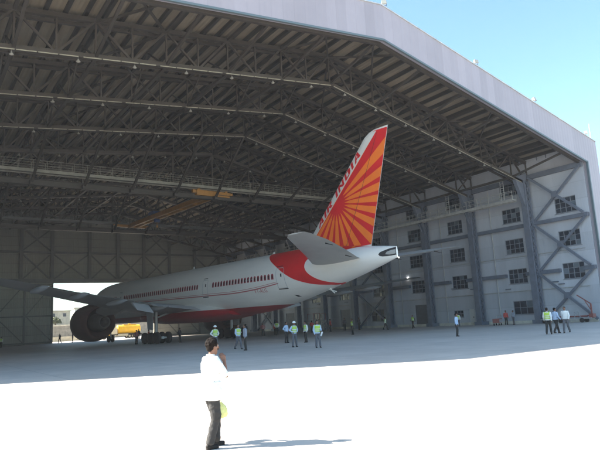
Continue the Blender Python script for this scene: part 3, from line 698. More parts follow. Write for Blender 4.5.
def airfoil(chord, thick, n=12):
    up = []; 
    for i in range(n + 1):
        t = .5 * (1 - math.cos(PI * i / n)); y = 5 * thick * (.2969 * math.sqrt(t) - .126 * t - .3516 * t * t + .2843 * t**3 - .1036 * t**4); up.append((t * chord, y * chord))
    lo = [(x, -y * .85) for x, y in up[1:-1]][::-1]
    return up + lo
def wingmesh(stations, side, name, m, thick=.12):
    """stations: b, sLE, chord, z, incidence, thickness"""
    b = MB(); rings = []
    for (bb, sle, ch, z, inc, th) in stations:
        pts = airfoil(ch, th); ci, si = math.cos(inc), math.sin(inc)
        rings.append([loc(sle + x * ci + y * si, side * bb, z + y * ci - x * si) for x, y in pts])
    b.loft(rings); return b.build(name, m, AC, auto=30)
for side in (1, -1):
    wg = wingmesh([(1.5, 21.2, 15.2, 4.15, .03, .12), (3.3, 22.6, 13.6, 4.2, .03, .12), (6.5, 24.9, 11.3, 4.4, .02, .115), (10.2, 27.6, 9.0, 4.65, .015, .11), (15, 30.9, 7.0, 5.15, .01, .1), (20, 34.3, 5.7, 5.75, 0, .1), (25, 37.7, 4.3, 6.4, 0, .1), (29.5, 40.8, 2.9, 7.0, 0, .1), (31.4, 42.9, 1.7, 7.3, 0, .09), (32.3, 44.3, .6, 7.45, 0, .09)], side, 'wing', M['acgrey'])
    # flaperon and flaps, slightly drooped
    for (b0, b1, s0, s1, c0, c1, z0, z1, nm, mm, dr) in ((3.8, 9.2, 35.2, 35.6, 2.6, 2.3, 4.05, 4.55, 'flap', 'acgrey2', .2), (9.5, 11.6, 35.6, 36.1, 2.2, 2.0, 4.55, 4.8, 'flaperon', 'acgrey2', .55), (11.9, 22, 36.2, 39.0, 1.9, 1.3, 4.85, 6.05, 'flap', 'acgrey', .12), (22.3, 28, 39.1, 41.6, 1.0, .8, 6.1, 6.8, 'aileron', 'acgrey', .05)):
        mb = MB(); rings = []
        for (bb, s_, c_, z_) in ((b0, s0, c0, z0), (b1, s1, c1, z1)):
            pts = airfoil(c_, .12, 6); rings.append([loc(s_ + x * math.cos(dr) + y * math.sin(dr), side * bb, z_ + y * math.cos(dr) - x * math.sin(dr)) for x, y in pts])
        mb.loft(rings); o = mb.build(nm, M[mm], wg, auto=30)
    for bb, s_, z_ in ((8.2, 33.5, 3.95), (13.5, 34.5, 4.55), (18, 36.2, 5.15), (22.2, 37.8, 5.65)):
        mb = MB(); mb.lathe([(0, .03), (.6, .2), (2, .3), (3.6, .24), (4.9, .04)], loc(s_, side * bb, z_), (0, -1, .03), 10); mb.build('flap_fairing', M['acgrey2'], wg, auto=40)
    # engine
    eb = 9.75; AX = lambda pr: [(t * .74, r) for t, r in pr]
    mb = MB(); mb.lathe(AX([(0, 1.78), (-.12, 1.95), (.0, 2.05), (.5, 2.2), (1.8, 2.32), (3.4, 2.3), (5.0, 2.1), (6.2, 1.85), (6.22, 1.78), (5, 1.7), (4.5, 1.1), (1.5, 1.1), (1.4, 1.65)]), loc(20.2, side * eb, 2.85), (0, -1, 0), 40, caps=False)
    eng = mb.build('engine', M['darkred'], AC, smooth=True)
    mb = MB(); mb.lathe(AX([(3.9, 1.2), (6.2, 1.0), (7.6, .72), (7.65, .62), (7.2, .5)]), loc(20.2, side * eb, 2.85), (0, -1, 0), 28, caps=False); mb.lathe(AX([(7.0, .55), (8.0, .32), (8.8, .05)]), loc(20.2, side * eb, 2.85), (0, -1, 0), 20); mb.build('exhaust', M['metal'], eng, smooth=True)
    mb = MB(); mb.lathe(AX([(1.0, .02), (1.4, .5), (1.55, .6), (1.56, 1.72)]), loc(20.2, side * eb, 2.85), (0, -1, 0), 28, caps=False); mb.build('fan', M['dark'], eng)
    mb = MB()
    mb.loft([[loc(s_, side * (eb + dx), z_) for s_, z_ in ((20.6, 5.0), (22.5, 5.55), (29.5, 4.6), (32, 4.35), (29.5, 3.7), (26, 3.6), (21, 4.6))] for dx in (-.22, .22)]); mb.build('pylon', M['acgrey'], AC)
    # horizontal stabiliser
    st = wingmesh([(.3, 53.2, 6.1, 6.95, .0, .12), (1.9, 54.2, 5.7, 7.05, 0, .12), (5, 56.5, 4.75, 7.5, 0, .11), (8, 58.6, 3.75, 7.92, 0, .10), (10.3, 60.2, 2.6, 8.22, 0, .09), (10.8, 60.9, 1.8, 8.3, 0, .06)], side, 'horizontal_stabiliser', M['stab'])
    for bb, s_, z_ in ((3.4, 60.4, 7.15), (7.5, 62.1, 7.75)):
        mb = MB(); mb.tube(loc(s_ - .5, side * bb, z_), loc(s_ + .3, side * bb, z_ - .25), .05, .02, n=5); mb.build('static_wick', M['black'], st)
    # main gear, six wheels
    gb = 5.5
    mg = MB(); mg.tube(loc(30.5, side * gb, 4.4), loc(30.6, side * gb, .9), .2, .17, 12); mg.tube(loc(30.3, side * gb, 3.2), loc(27.6, side * (gb - .4), 4.2), .11, n=8); mg.tube(loc(30.5, side * gb, 3.0), loc(30.5, side * 2.6, 3.9), .11, n=8)
    mg.tube(loc(29.0, side * gb, .68), loc(32.2, side * gb, .68), .17, n=10)
    for s_ in (29.1, 30.6, 32.1): mg.tube(loc(s_, side * (gb - .8), .68), loc(s_, side * (gb + .8), .68), .1, n=8)
    go = mg.build('main_landing_gear', M['acgrey2'], AC, auto=40)
    for s_ in (29.1, 30.6, 32.1):
        for db in (-.72, .72):
            wv = MB(); c0 = loc(s_, side * (gb + db) - .25, .68)
            wv.lathe([(0, .36), (.02, .5), (.07, .62), (.15, .67), (.35, .67), (.43, .62), (.48, .5), (.5, .36)], loc(s_, side * (gb + db) + .25, .68), (1, 0, 0), 22); wv.build('wheel', M['black'], go, auto=40)
    d_ = MB(); d_.loft([[loc(s_, side * (gb + .75 + dx), z_) for s_, z_ in ((29.6, 4.2), (31.3, 4.2), (31.2, 1.6), (29.9, 1.7))] for dx in (0, .05)]); d_.build('gear_door', M['acgrey2'], go)
# nose gear
mg = MB(); mg.tube(loc(6, 0, 3.4), loc(6, 0, .55), .13, n=10); mg.tube(loc(6, -.35, .55), loc(6, .35, .55), .08); go = mg.build('nose_landing_gear', M['acgrey2'], AC, auto=40)
for db in (-.32, .32):
    wv = MB(); wv.lathe([(0, .3), (.06, .5), (.15, .54), (.3, .5), (.36, .3)], loc(6, db + .18, .54), (1, 0, 0), 18); wv.build('wheel', M['black'], go, auto=40)
# fin
def LEz(z): return 52.4 + .942 * (z - 10.0) if z > 9.2 else 51.65 - (9.2 - z) * 2.4
def TEz(z): return 60.05 + .275 * (z - 8.1)
def fthick(s, z):
    ch = TEz(z) - LEz(z); t = max(0., min(1., (s - LEz(z)) / ch)); y = 5 * .10 * (.2969 * math.sqrt(t) - .126 * t - .3516 * t * t + .2843 * t**3 - .1036 * t**4); return max(y * ch, .01)
b = MB(); zs = [7.6, 8.2, 8.7, 9.2, 10, 11, 12.5, 14, 15.5, 17, 18.2]
rings = []
for z in zs:
    ch = TEz(z) - LEz(z); pts = airfoil(ch, .10, 14); n_ = 15
    rings.append([loc(LEz(z) + x, (y if k < n_ else y / .85), z) for k, (x, y) in enumerate(pts)])
# rounded tip
for z, inset in ((18.55, .25), (18.72, .7)):
    ch = TEz(z) - LEz(z) - inset; pts = airfoil(ch, .07 if inset < .5 else .02, 14)
    rings.append([loc(LEz(z) + inset + x, (y if k < 15 else y / .85), z) for k, (x, y) in enumerate(pts)])
b.loft(rings)
def clip(poly, a, bq):
    """keep the part left of a->bq"""
    out = []; ins = lambda p: (bq[0] - a[0]) * (p[1] - a[1]) - (bq[1] - a[1]) * (p[0] - a[0]) >= 0
    for i in range(len(poly)):
        p, q = poly[i], poly[(i + 1) % len(poly)]; ip, iq = ins(p), ins(q)
        if ip: out.append(p)
        if ip != iq:
            d1 = (bq[0] - a[0]) * (p[1] - a[1]) - (bq[1] - a[1]) * (p[0] - a[0]); d2 = (bq[0] - a[0]) * (q[1] - a[1]) - (bq[1] - a[1]) * (q[0] - a[0]); t = d1 / (d1 - d2)
            out.append((p[0] + (q[0] - p[0]) * t, p[1] + (q[1] - p[1]) * t))
    return out
E0 = lambda z: 53.25 + .975 * (z - 9.81)
redp = [(E0(8.25), 8.25), (TEz(8.25) - .03, 8.25), (TEz(18.5) - .03, 18.5), (E0(18.5), 18.5)]   # ccw in (s,z)
def finmap(off, side): return lambda s, z: loc(s, side * (fthick(s, z) + off), z)
C_ = (56.35, 12.65)
for side in (1, -1):
    pmap(b, redp, finmap(.012, side), (.45, 1.2), 1)
    pmap(b, [(61.3, 18.505), (62.85, 18.505), (62.8, 18.56), (61.4, 18.56)], finmap(.0, side), (.5, 1), 1)
    # rays
    angs = [54, 35, 20.5, 8, -4, -17, -30.5, -46, -63, -77.5, -92, -106, -120, -134]
    for a_ in angs:
        a = R(a_); hw = R(3.7) if a_ != 54 else R(3.0); r0 = 1.05; r1 = 11 if a_ != 54 else 3.4; o_ = (C_[0] + math.cos(a) * .2, C_[1] + math.sin(a) * .2)
        rays = [(C_[0] + math.cos(a) * r0, C_[1] + math.sin(a) * r0)]
        rm = 1.75; hw0 = hw * 1.3
        pl = [(C_[0] + math.cos(a) * r0, C_[1] + math.sin(a) * r0), (C_[0] + math.cos(a - hw0) * rm, C_[1] + math.sin(a - hw0) * rm), (C_[0] + math.cos(a - hw) * r1, C_[1] + math.sin(a - hw) * r1), (C_[0] + math.cos(a + hw) * r1, C_[1] + math.sin(a + hw) * r1), (C_[0] + math.cos(a + hw0) * rm, C_[1] + math.sin(a + hw0) * rm)]
        cl = [(E0(8.3) + .16, 8.3), (TEz(8.3) - .05, 8.3), (TEz(18.45) - .05, 18.45), (E0(18.45) + .16, 18.45)]
        for i in range(4): 
            pl = clip(pl, cl[i], cl[(i + 1) % 4]) if len(pl) > 2 else pl
        if len(pl) > 2: pmap(b, pl, finmap(.02, side), (.45, 1.2), 2)
    pmap(b, [(E0(8.4), 8.4), (E0(8.4) + .11, 8.4), (E0(17.6) + .05, 17.6), (E0(17.6), 17.6)], finmap(.026, side), (.45, 1.2), 2)
    # rudder hinge line
    pmap(b, [(57.25, 8.4), (57.29, 8.4), (61.75, 18.3), (61.71, 18.3)], finmap(.029, side), (.45, 1.2), 3)
fin = b.build('vertical_fin', [M['white'], M['redp'], M['orange'], M['darkred']], AC, auto=30)
# fin lettering, heavy slanted capitals running up the leading edge strip
GL = {'A': [[(0, 0), (.22, 0), (.48, 1), (.3, 1)], [(.56, 0), (.8, 0), (.62, 1), (.4, 1)], [(.2, .22), (.6, .22), (.57, .42), (.24, .42)]],
      'I': [[(0, 0), (.26, 0), (.26, 1), (0, 1)]],
      'R': [[(0, 0), (.24, 0), (.24, 1), (0, 1)], [(.24, .8), (.62, .8), (.55, 1), (.24, 1)], [(.5, .5), (.74, .58), (.74, .9), (.55, 1), (.5, .82)], [(.24, .4), (.6, .4), (.72, .58), (.24, .58)], [(.34, .4), (.52, 0), (.8, 0), (.58, .42)]],
      'N': [[(0, 0), (.22, 0), (.22, 1), (0, 1)], [(.6, 0), (.82, 0), (.82, 1), (.6, 1)], [(.22, 1), (.22, .62), (.6, 0), (.6, .38)]],
      'D': [[(0, 0), (.24, 0), (.24, 1), (0, 1)], [(.24, .8), (.52, .8), (.52, 1), (.24, 1)], [(.24, 0), (.52, 0), (.52, .2), (.24, .2)], [(.5, 0), (.68, .06), (.8, .25), (.8, .75), (.68, .94), (.5, 1)]]}
mb = MB(); p0 = ((LEz(10.75) + E0(10.75)) / 2, 10.75); dirv = Vector((.957, 1)).normalized(); cur = 0; Hh = .60; Wd = 1.3
nrm = Vector((-dirv.y, dirv.x))       # up-left of the strip
adv = {'A': .98, 'I': .44, 'R': .98, 'N': 1.02, 'D': .98, ' ': .42}
side = 1
for word in ('AIR', ' INDIA'):
    mb = MB()
    for ch in word:
        for i_, poly in enumerate(GL.get(ch, [])):
            pts = []
            for (u, v) in poly:
                q = Vector(p0) + dirv * (cur + (u + .22 * v) * Wd) + nrm * ((v - .5) * Hh); pts.append((q.x, q.y))
            pmap(mb, pts, finmap(.03 + .0025 * i_, side), (.15, .4), 0)
        cur += adv[ch] * Wd
    mb.build('fin_lettering', M['redp'], AC)
# tail cone exhaust opening (left side recess) and tail light
mb = MB()
ap = [(61.35, 7.15), (61.5, 7.32), (61.9, 7.45), (62.84, 7.64), (62.84, 6.98), (62.3, 6.93), (61.7, 6.93), (61.45, 7.0)]
pmap(mb, [(s, th_of(s, z)) for s, z in ap], lambda s, t: fsurf(s, t, 1, .014), (.3, .3), 0)
ap = [(61.95, 7.1), (62.1, 7.3), (62.5, 7.42), (62.8, 7.45), (62.8, 7.1), (62.3, 7.04)]
pmap(mb, [(s, th_of(s, z)) for s, z in ap], lambda s, t: fsurf(s, t, 1, .02), (.3, .3), 1)
mb.build('apu_exhaust', [M['dark'], M['acgrey']], AC)
mb = MB(); mb.ball(loc(62.98, 0, 6.72), .06); mb.build('tail_light', M['navlight'], AC)
# antennae, drain mast, beacon
mb = MB(); mb.loft([[loc(s_, dx, z_) for s_, z_ in ((46.0, 8.9), (46.5, 8.9), (46.55, 9.25), (46.35, 9.25))] for dx in (-.02, .02)]); mb.loft([[loc(s_, dx, z_) for s_, z_ in ((30, 8.93), (30.6, 8.93), (30.6, 9.3), (30.4, 9.3))] for dx in (-.02, .02)]); mb.build('antenna', M['white'], AC)
mb = MB(); mb.tube(loc(54.5, 0, 4.7), loc(55.1, 0, 4.2), .09, .05, 8); mb.tube(loc(54.2, 0, 4.65), loc(55.3, .0, 4.35), .05, n=6); mb.build('tail_skid', M['white'], AC)
mb = MB()
pmap(mb, [(s, th_of(s, z)) for s, z in [(51.0, 4.35), (51.35, 4.3), (51.45, 4.15), (51.1, 4.15)]], lambda s, t: fsurf(s, t, 1, .02), (.3, .3), 0); mb.build('outflow_valve', M['dark'], AC)

# ------------------------------------------------------------------ people
def rcone(mb, p, r, q, r2, n=12):
    """round-ended tapered limb"""
    p = Vector(p); q = Vector(q); d = q - p
    if d.length < 1e-5: d = Vector((0, 0, 1e-4))
    L_ = d.length; d.normalize(); u = Vector((0, 0, 1)) if abs(d.z) < .9 else Vector((1, 0, 0)); a = d.cross(u).normalized(); b_ = a.cross(d)
    rings = []
    for t in (-75, -45, -15): rings.append((p + d * r * math.sin(R(t)), r * math.cos(R(t))))
    for t in (15, 45, 75): rings.append((q + d * r2 * math.sin(R(t)), r2 * math.cos(R(t))))
    mb.loft([[c + (a * math.cos(2 * PI * i / n) + b_ * math.sin(2 * PI * i / n)) * rr for i in range(n)] for c, rr in rings])
def remesh(mb, name, m, voxel, smooth=4):
    me = mb.mesh(name + '_src', m); ob = bpy.data.objects.new('tmp', me); COL.objects.link(ob)
    md = ob.modifiers.new('r', 'REMESH'); md.mode = 'VOXEL'; md.voxel_size = voxel
    ms = ob.modifiers.new('s', 'SMOOTH'); ms.factor = .5; ms.iterations = smooth
    dg = bpy.context.evaluated_depsgraph_get(); dg.update()
    out = bpy.data.meshes.new_from_object(ob.evaluated_get(dg)); out.name = name
    bpy.data.objects.remove(ob); bpy.data.meshes.remove(me)
    for p in out.polygons: p.use_smooth = True
    return out
def torso(mb, hip, chest, sh, neck, wid=.155, dep=.105, ex=0.):
    """elliptical torso between pelvis and shoulders, facing +y local"""
    hip = Vector(hip); neck = Vector(neck); 
    prof = [(0, .165, .115), (.15, .165, .118), (.35, .148, .108), (.55, .158, .115), (.75, .175, .12), (.9, .17, .105), (1.0, .11, .08)]
    rings = []
    for t, a, c in prof:
        p = hip.lerp(neck, t); rings.append([(p.x + (a + ex) * math.cos(2 * PI * i / 18), p.y + (c + ex) * math.sin(2 * PI * i / 18), p.z) for i in range(18)])
    mb.loft(rings)
def figure_meshes(key, pose, detail=False, vox=.022):
    """returns dict part -> mesh. x right, y forward, feet on z=0, height 1.72"""
    J = dict(hip=(0, 0, .93), neck=(0, .01, 1.46), head=(0, .03, 1.60), lh=(-.09, 0, .90), rh=(.09, 0, .90), lk=(-.10, .02, .48), rk=(.10, .02, .48), la=(-.11, -.02, .09), ra=(.11, -.02, .09),
             ls=(-.19, 0, 1.40), rs=(.19, 0, 1.40), le=(-.25, -.03, 1.12), re=(.25, -.03, 1.12), lw=(-.25, .06, .87), rw=(.25, .06, .87))
    J.update(pose); V = {k: Vector(v) for k, v in J.items() if isinstance(v, tuple)}
    out = {}
    fdir = Vector(pose.get('face', (0, 1, 0))).normalized(); side = fdir.cross(Vector((0, 0, 1)))
    b = MB()
    torso(b, V['hip'] + Vector((0, 0, -.03)), None, None, V['neck'], ex=-.012)
    rcone(b, V['neck'] + Vector((0, 0, -.06)), .06, V['head'] + Vector((0, -.01, -.05)), .052)
    b.ball(V['head'] + Vector((0, 0, .03)), .098, (.82, 1, 1.12), 16)
    rcone(b, V['head'] + fdir * .03 + Vector((0, 0, -.03)), .062, V['head'] + fdir * .045 + Vector((0, 0, -.085)), .038)
    rcone(b, V['head'] + fdir * .09 + Vector((0, 0, .035)), .010, V['head'] + fdir * .112 + Vector((0, 0, -.005)), .016, 8)
    for s_ in (-1, 1): b.ball(V['head'] + side * s_ * .082 + Vector((0, 0, .0)), .03, (.4, .7, 1), 8)
    for s_ in ('l', 'r'):
        rcone(b, V[s_ + 's'], .052, V[s_ + 'e'], .040); rcone(b, V[s_ + 'e'], .040, V[s_ + 'w'], .027)
        rcone(b, V[s_ + 'h'], .088, V[s_ + 'k'], .058); rcone(b, V[s_ + 'k'], .056, V[s_ + 'a'], .036)
        hd = (V[s_ + 'w'] - V[s_ + 'e']).normalized(); hd = Vector(pose.get(s_ + 'hand', hd)).normalized()
        wv = V[s_ + 'w']; pal = wv + hd * .085; sgn = -1 if s_ == 'l' else 1
        across = hd.cross(Vector((0, 0, 1)).lerp(side, .5)).normalized(); across = Vector(pose.get(s_ + 'across', across)).normalized(); nor = hd.cross(across).normalized()
        if not detail:
            rcone(b, wv + across * .012, .026, pal + across * .015, .022, 8); rcone(b, wv - across * .012, .026, pal - across * .015, .022, 8)
            for k in range(4):
                o_ = across * (-.03 + .02 * k); l_ = (.06, .075, .07, .055)[k]; rcone(b, pal + o_, .011, pal + o_ + hd * l_ * .7 + nor * .02, .009, 6)
            rcone(b, wv + across * .02 + hd * .03, .012, wv + across * .055 + hd * .08, .009, 6)
        else:
            for k in range(5): o_ = across * (-.032 + .016 * k); rcone(b, wv + o_ * .6, .019, pal + o_, .015, 8)
            cur_ = pose.get(s_ + 'curl', .5)
            for k in range(4):
                o_ = across * (-.033 + .022 * k); ls_ = ((.038, .026, .020), (.045, .03, .022), (.042, .028, .021), (.032, .022, .018))[3 - k]
                p_ = pal + o_; a_ = cur_ * .5
                for q_, l_ in enumerate(ls_):
                    dd = (hd * math.cos(a_) + nor * math.sin(a_)).normalized(); e_ = p_ + dd * l_; rcone(b, p_, .0095 - .001 * q_, e_, .0085 - .001 * q_, 8); p_ = e_; a_ += cur_ * .9
            p_ = wv + across * .022 + hd * .025; e_ = p_ + (across * .6 + hd * .6 + nor * .35).normalized() * .042; rcone(b, p_, .013, e_, .011, 8); rcone(b, e_, .011, e_ + (hd * .8 + across * .1 + nor * .5).normalized() * .032, .009, 8)
        ft = Vector(pose.get('toe', (0, 1, 0))).normalized()
        rcone(b, V[s_ + 'a'] + Vector((0, 0, -.035)) - ft * .03, .036, V[s_ + 'a'] + ft * .13 + Vector((0, 0, -.055)), .027)
    out['body'] = remesh(b, key + '_body', M['skin'], vox)
    # trousers
    b = MB(); torso(b, V['hip'] + Vector((0, 0, -.08)), None, None, V['hip'] + Vector((0, 0, .16)), ex=.012)
    for s_ in ('l', 'r'):
        rcone(b, V[s_ + 'h'], .112 if detail else .108, V[s_ + 'k'], .088 if detail else .080); rcone(b, V[s_ + 'k'], .080, V[s_ + 'a'] + Vector((0, 0, .03)), .072)
    out['trousers'] = remesh(b, key + '_trousers', M['trousers_dark'], vox)
    b = MB(); torso(b, V['hip'] + Vector((0, 0, -.02 if not detail else -.06)), None, None, V['neck'] + Vector((0, 0, .0)), ex=.022 if not detail else .03)
    if detail: b.loft([[(V['hip'].x + a_ * math.cos(t), V['hip'].y + .02 + c_ * math.sin(t), z_) for t in [2 * PI * i / 24 for i in range(24)]] for a_, c_, z_ in ((.222, .172, .76), (.222, .168, .84), (.21, .155, .95), (.2, .15, 1.05))])
    for s_ in ('l', 'r'):
        rcone(b, V[s_ + 's'], .072, V[s_ + 'e'].lerp(V[s_ + 's'], .12), .064)
        if not pose.get('short'): rcone(b, V[s_ + 'e'], .060, V[s_ + 'w'], .042)
        rcone(b, V['neck'] + Vector((0, 0, -.06)), .07, V[s_ + 's'], .066)
    b.loft([[V['neck'] + Vector((r_ * math.cos(2 * PI * i / 14), r_ * math.sin(2 * PI * i / 14), z_)) for i in range(14)] for r_, z_ in ((.085, -.05), (.078, .0), (.07, .035))])
    out['shirt'] = remesh(b, key + '_shirt', M['shirt_white'], vox)
    b = MB(); torso(b, V['hip'] + Vector((0, 0, .06)), None, None, V['neck'] + Vector((0, 0, -.03)), ex=.042)
    for s_ in ('l', 'r'): rcone(b, V['neck'] + Vector((0, 0, -.06)) + (V[s_ + 's'] - V['neck']) * .35, .085, V[s_ + 's'] * .8 + V['neck'] * .2, .078)
    out['vest'] = remesh(b, key + '_vest', M['vest'], vox)
    b = MB()
    for z_ in (1.08, 1.2):
        t = (z_ - V['hip'].z) / (V['neck'].z - V['hip'].z); p = V['hip'].lerp(V['neck'], t)
        b.loft([[(p.x + (.218 + .002) * math.cos(2 * PI * i / 24), p.y + .168 * math.sin(2 * PI * i / 24), z_ + dz) for i in range(24)] for dz in (-.025, .025)], caps=False)
    out['reflective_band'] = b.mesh(key + '_band', M['tape'], True)
    for s_ in ('l', 'r'):
        b = MB(); a_ = V[s_ + 'a']; ft = Vector(pose.get('toe', (0, 1, 0))).normalized()
        rcone(b, a_ + Vector((0, 0, -.04)) - ft * .035, .045, a_ + ft * .12 + Vector((0, 0, -.055)), .033)
        b.box(a_ + Vector((-.037, -.07, -.09)), a_ + Vector((.037, .14, -.065)))
        out['shoe_' + s_] = remesh(b, key + '_shoe', M['shoe'], min(vox, .013), 2)
    b = MB(); hc = V['head'] + Vector((0, 0, .045)) - fdir * .015
    if detail:
        b.ball(hc, .106, (.86, 1.0, 1.05), 18); b.ball(V['head'] - fdir * .055 + Vector((0, 0, -.01)), .07, (1, .8, 1), 12)
        for k in range(120):
            t1, t2 = random.uniform(0, 2 * PI), random.uniform(.05, 1.75); d_ = Vector((math.sin(t2) * math.cos(t1), math.sin(t2) * math.sin(t1), math.cos(t2)))
            if d_.dot(fdir) > .55 and d_.z < .55: continue
            b.ball(hc + Vector((d_.x * .09, d_.y * .105, d_.z * .11)), .014 + .008 * random.random(), (1, 1, 1), 6)
        # cut the face free: hair only behind / above
    else: b.ball(hc - fdir * .012 + Vector((0, 0, .012)), .103, (.86, 1, 1.02), 12)
    out['hair'] = remesh(b, key + '_hair', M['hair'], min(vox, .014), 1)
    b = MB(); b.lathe([(0, .135), (.01, .13), (.05, .122), (.1, .09), (.125, .045), (.13, .004)], V['head'] + Vector((0, 0, .06)), (0, 0, 1), 20); b.loft([[V['head'] + Vector((x_, y_, .06 + dz)) for x_, y_ in ((-.08, .1), (.08, .1), (.06, .17), (-.06, .17))] for dz in (0, .012)])
    out['helmet'] = b.mesh(key + '_helmet', M['helmet'], True)
    return out
POSES = {
    'stand': {}, 
    'hips': dict(le=(-.36, -.06, 1.16), re=(.36, -.06, 1.16), lw=(-.21, .06, 1.02), rw=(.21, .06, 1.02), la=(-.17, 0, .09), ra=(.17, 0, .09), lk=(-.14, .02, .48), rk=(.14, .02, .48)),
    'walk': dict(la=(-.09, -.30, .12), ra=(.09, .27, .09), lk=(-.09, -.06, .49), rk=(.09, .19, .49), lw=(-.27, .22, .92), le=(-.26, .04, 1.13), rw=(.25, -.16, .90), re=(.25, -.10, 1.14)),
    'stride': dict(la=(-.08, .24, .09), ra=(.10, -.28, .12), lk=(-.09, .17, .49), rk=(.09, -.05, .49), rw=(.26, .2, .95), re=(.26, .02, 1.13), lw=(-.25, -.12, .89), le=(-.25, -.09, 1.14), face=(.3, 1, 0)),
    'hold': dict(lw=(-.16, .27, 1.08), le=(-.25, .02, 1.12), rw=(.22, .12, .88), la=(-.15, .04, .09), lk=(-.12, .04, .48)),
    'front': dict(lw=(-.1, .2, 1.0), rw=(.1, .2, 1.0), le=(-.28, -.02, 1.13), re=(.28, -.02, 1.13)),
    'sit': dict(hip=(0, 0, .62), neck=(0, .06, 1.15), head=(0, .1, 1.29), lh=(-.09, 0, .6), rh=(.09, 0, .6), lk=(-.12, .42, .6), rk=(.12, .42, .6), la=(-.12, .42, .18), ra=(.12, .42, .18), ls=(-.19, .05, 1.09), rs=(.19, .05, 1.09), le=(-.24, .16, .85), re=(.24, .16, .85), lw=(-.15, .38, .75), rw=(.15, .38, .75)),
}
FM = {}
def person(x, y, rz, pose, label, shirt='shirt_white', trousers='trousers_dark', vest=None, helmet=False, scale=1., z=0, group='airport workers in the hangar'):
    if pose not in FM: FM[pose] = figure_meshes(pose, POSES[pose])
    r = empty('person', (x, y, z), rz, label, 'person', group); r.scale = (scale,) * 3
    def put(part, m=None):
        o = bpy.data.objects.new(part.split('_l')[0].split('_r')[0] if 'shoe' in part else part, FM[pose][part]); COL.objects.link(o); o.parent = r
        if m: o.material_slots[0].link = 'OBJECT'; o.material_slots[0].material = M[m]
        return o
    put('body'); put('trousers', trousers); put('shirt', shirt); put('shoe_l'); put('shoe_r')
    if vest: v = put('vest', vest); o = put('reflective_band'); o.parent = v
    if helmet: put('helmet')
    else: put('hair')
    return r
def face_cam(x, y, turn=0): return math.atan2(x, -y) + turn if False else math.atan2(-(0 - x), (0 - y)) + turn   # +y local towards the camera when turn=0
AW = PI
people = [
    (22.6, 33.7, AW + .1, 'hips', 'worker in yellow-green vest and white helmet, seen from behind with hands on hips', 'shirt_blue', 'trousers_grey', 'vest', True, 1.0),
    (22.2, 30.4, AW - .3, 'hold', 'bareheaded worker in yellow-green vest holding white papers in the right hand', 'shirt_blue', 'trousers_grey', 'vest', False, 1.0),
    (26.7, 41.0, .4 + AW, 'hips', 'man in pale blue shirt and dark trousers just left of the white-helmeted worker', 'shirt_blue', 'trousers_dark', None, False, 1.0),
    (27.3, 39.0, 1.5, 'stand', 'worker in vest standing between the helmeted worker and the paper-holding one', 'shirt_white', 'trousers_dark', 'vest', False, .98),
    (19.9, 36.9, AW + .2, 'stride', 'worker in vest and grey shirt, left of a pair under the fuselage', 'shirt_blue', 'trousers_grey', 'vest', False, 1.0),
    (19.2, 34.6, 1.2, 'stand', 'man in grey shirt and dark trousers beside the vest-wearing colleague under the fuselage', 'shirt_grey', 'trousers_dark', None, False, 1.0),
    (19.5, 39.8, AW + .1, 'hips', 'worker in vest and white helmet beyond the head of the foreground man', 'shirt_white', 'trousers_grey', 'vest', True, 1.0),
    (40.0, 48.3, 1.3, 'stand', 'worker in vest standing in front of the dark double door', 'shirt_dark', 'trousers_dark', 'vest', False, .98),
    (52.4, 56.5, AW + 1.2, 'walk', 'worker in vest walking near the wall beneath the crossed braces', 'shirt_white', 'trousers_dark', 'vest', False, .96),
    (55.5, 54.5, AW - 1.5, 'stride', 'worker in vest walking past the large grey door by the column', 'shirt_dark', 'trousers_dark', 'vest', False, 1.0),
    (34.3, 29.2, AW + .5, 'stand', 'man in white shirt and dark trousers standing alone on the open floor', 'shirt_blue', 'trousers_dark', None, False, .98),
    (57.5, 48.6, 2.2, 'stand', 'small distant worker in vest just behind the lone white-shirted man', 'shirt_white', 'trousers_grey', 'vest', False, .95),
    (35.7, 22.6, -1.2, 'walk', 'worker in vest, leftmost of three men walking by the right wall', 'shirt_white', 'trousers_dark', 'vest', False, 1.02),
    (37.1, 22.9, -1.9, 'stride', 'man in pale blue shirt striding, middle of three by the right wall', 'shirt_blue', 'trousers_dark', None, False, 1.0),
    (37.5, 22.4, 1.8, 'walk', 'man in white shirt and grey trousers, rightmost of three by the right wall', 'shirt_white', 'trousers_grey', None, False, 1.02),
    (58.6, 42.4, 2.6, 'stand', 'man in red shirt standing at the red cart by the column foot', 'shirt_red', 'trousers_dark', None, False, .97),
    (58.9, 41.6, 1.2, 'hold', 'man in grey clothes beside the red-shirted man at the column foot', 'shirt_grey', 'trousers_grey', None, False, .95),
    (24.6, 116.0, 2.2, 'walk', 'dark figure walking in the bright back doorway, left one of two', 'shirt_dark', 'trousers_dark', None, False, 1.0),
    (26.7, 115.0, 1.2, 'stand', 'dark figure standing in the back doorway beside the engine', 'shirt_dark', 'trousers_dark', None, False, 1.0),
    (37.0, 108.0, 2.2, 'stand', 'dark figure standing in front of the yellow tanker truck', 'shirt_dark', 'trousers_dark', None, False, 1.05),
    (13.2, 104.0, 2.8, 'stand', 'faint worker in vest by the far left back wall', 'shirt_white', 'trousers_dark', 'vest', False, 1.0),
    (41.5, 66.0, 2.6, 'front', 'worker in yellow vest amid the dark crowd under the fuselage', 'shirt_white', 'trousers_dark', 'vest', False, 1.1),
]
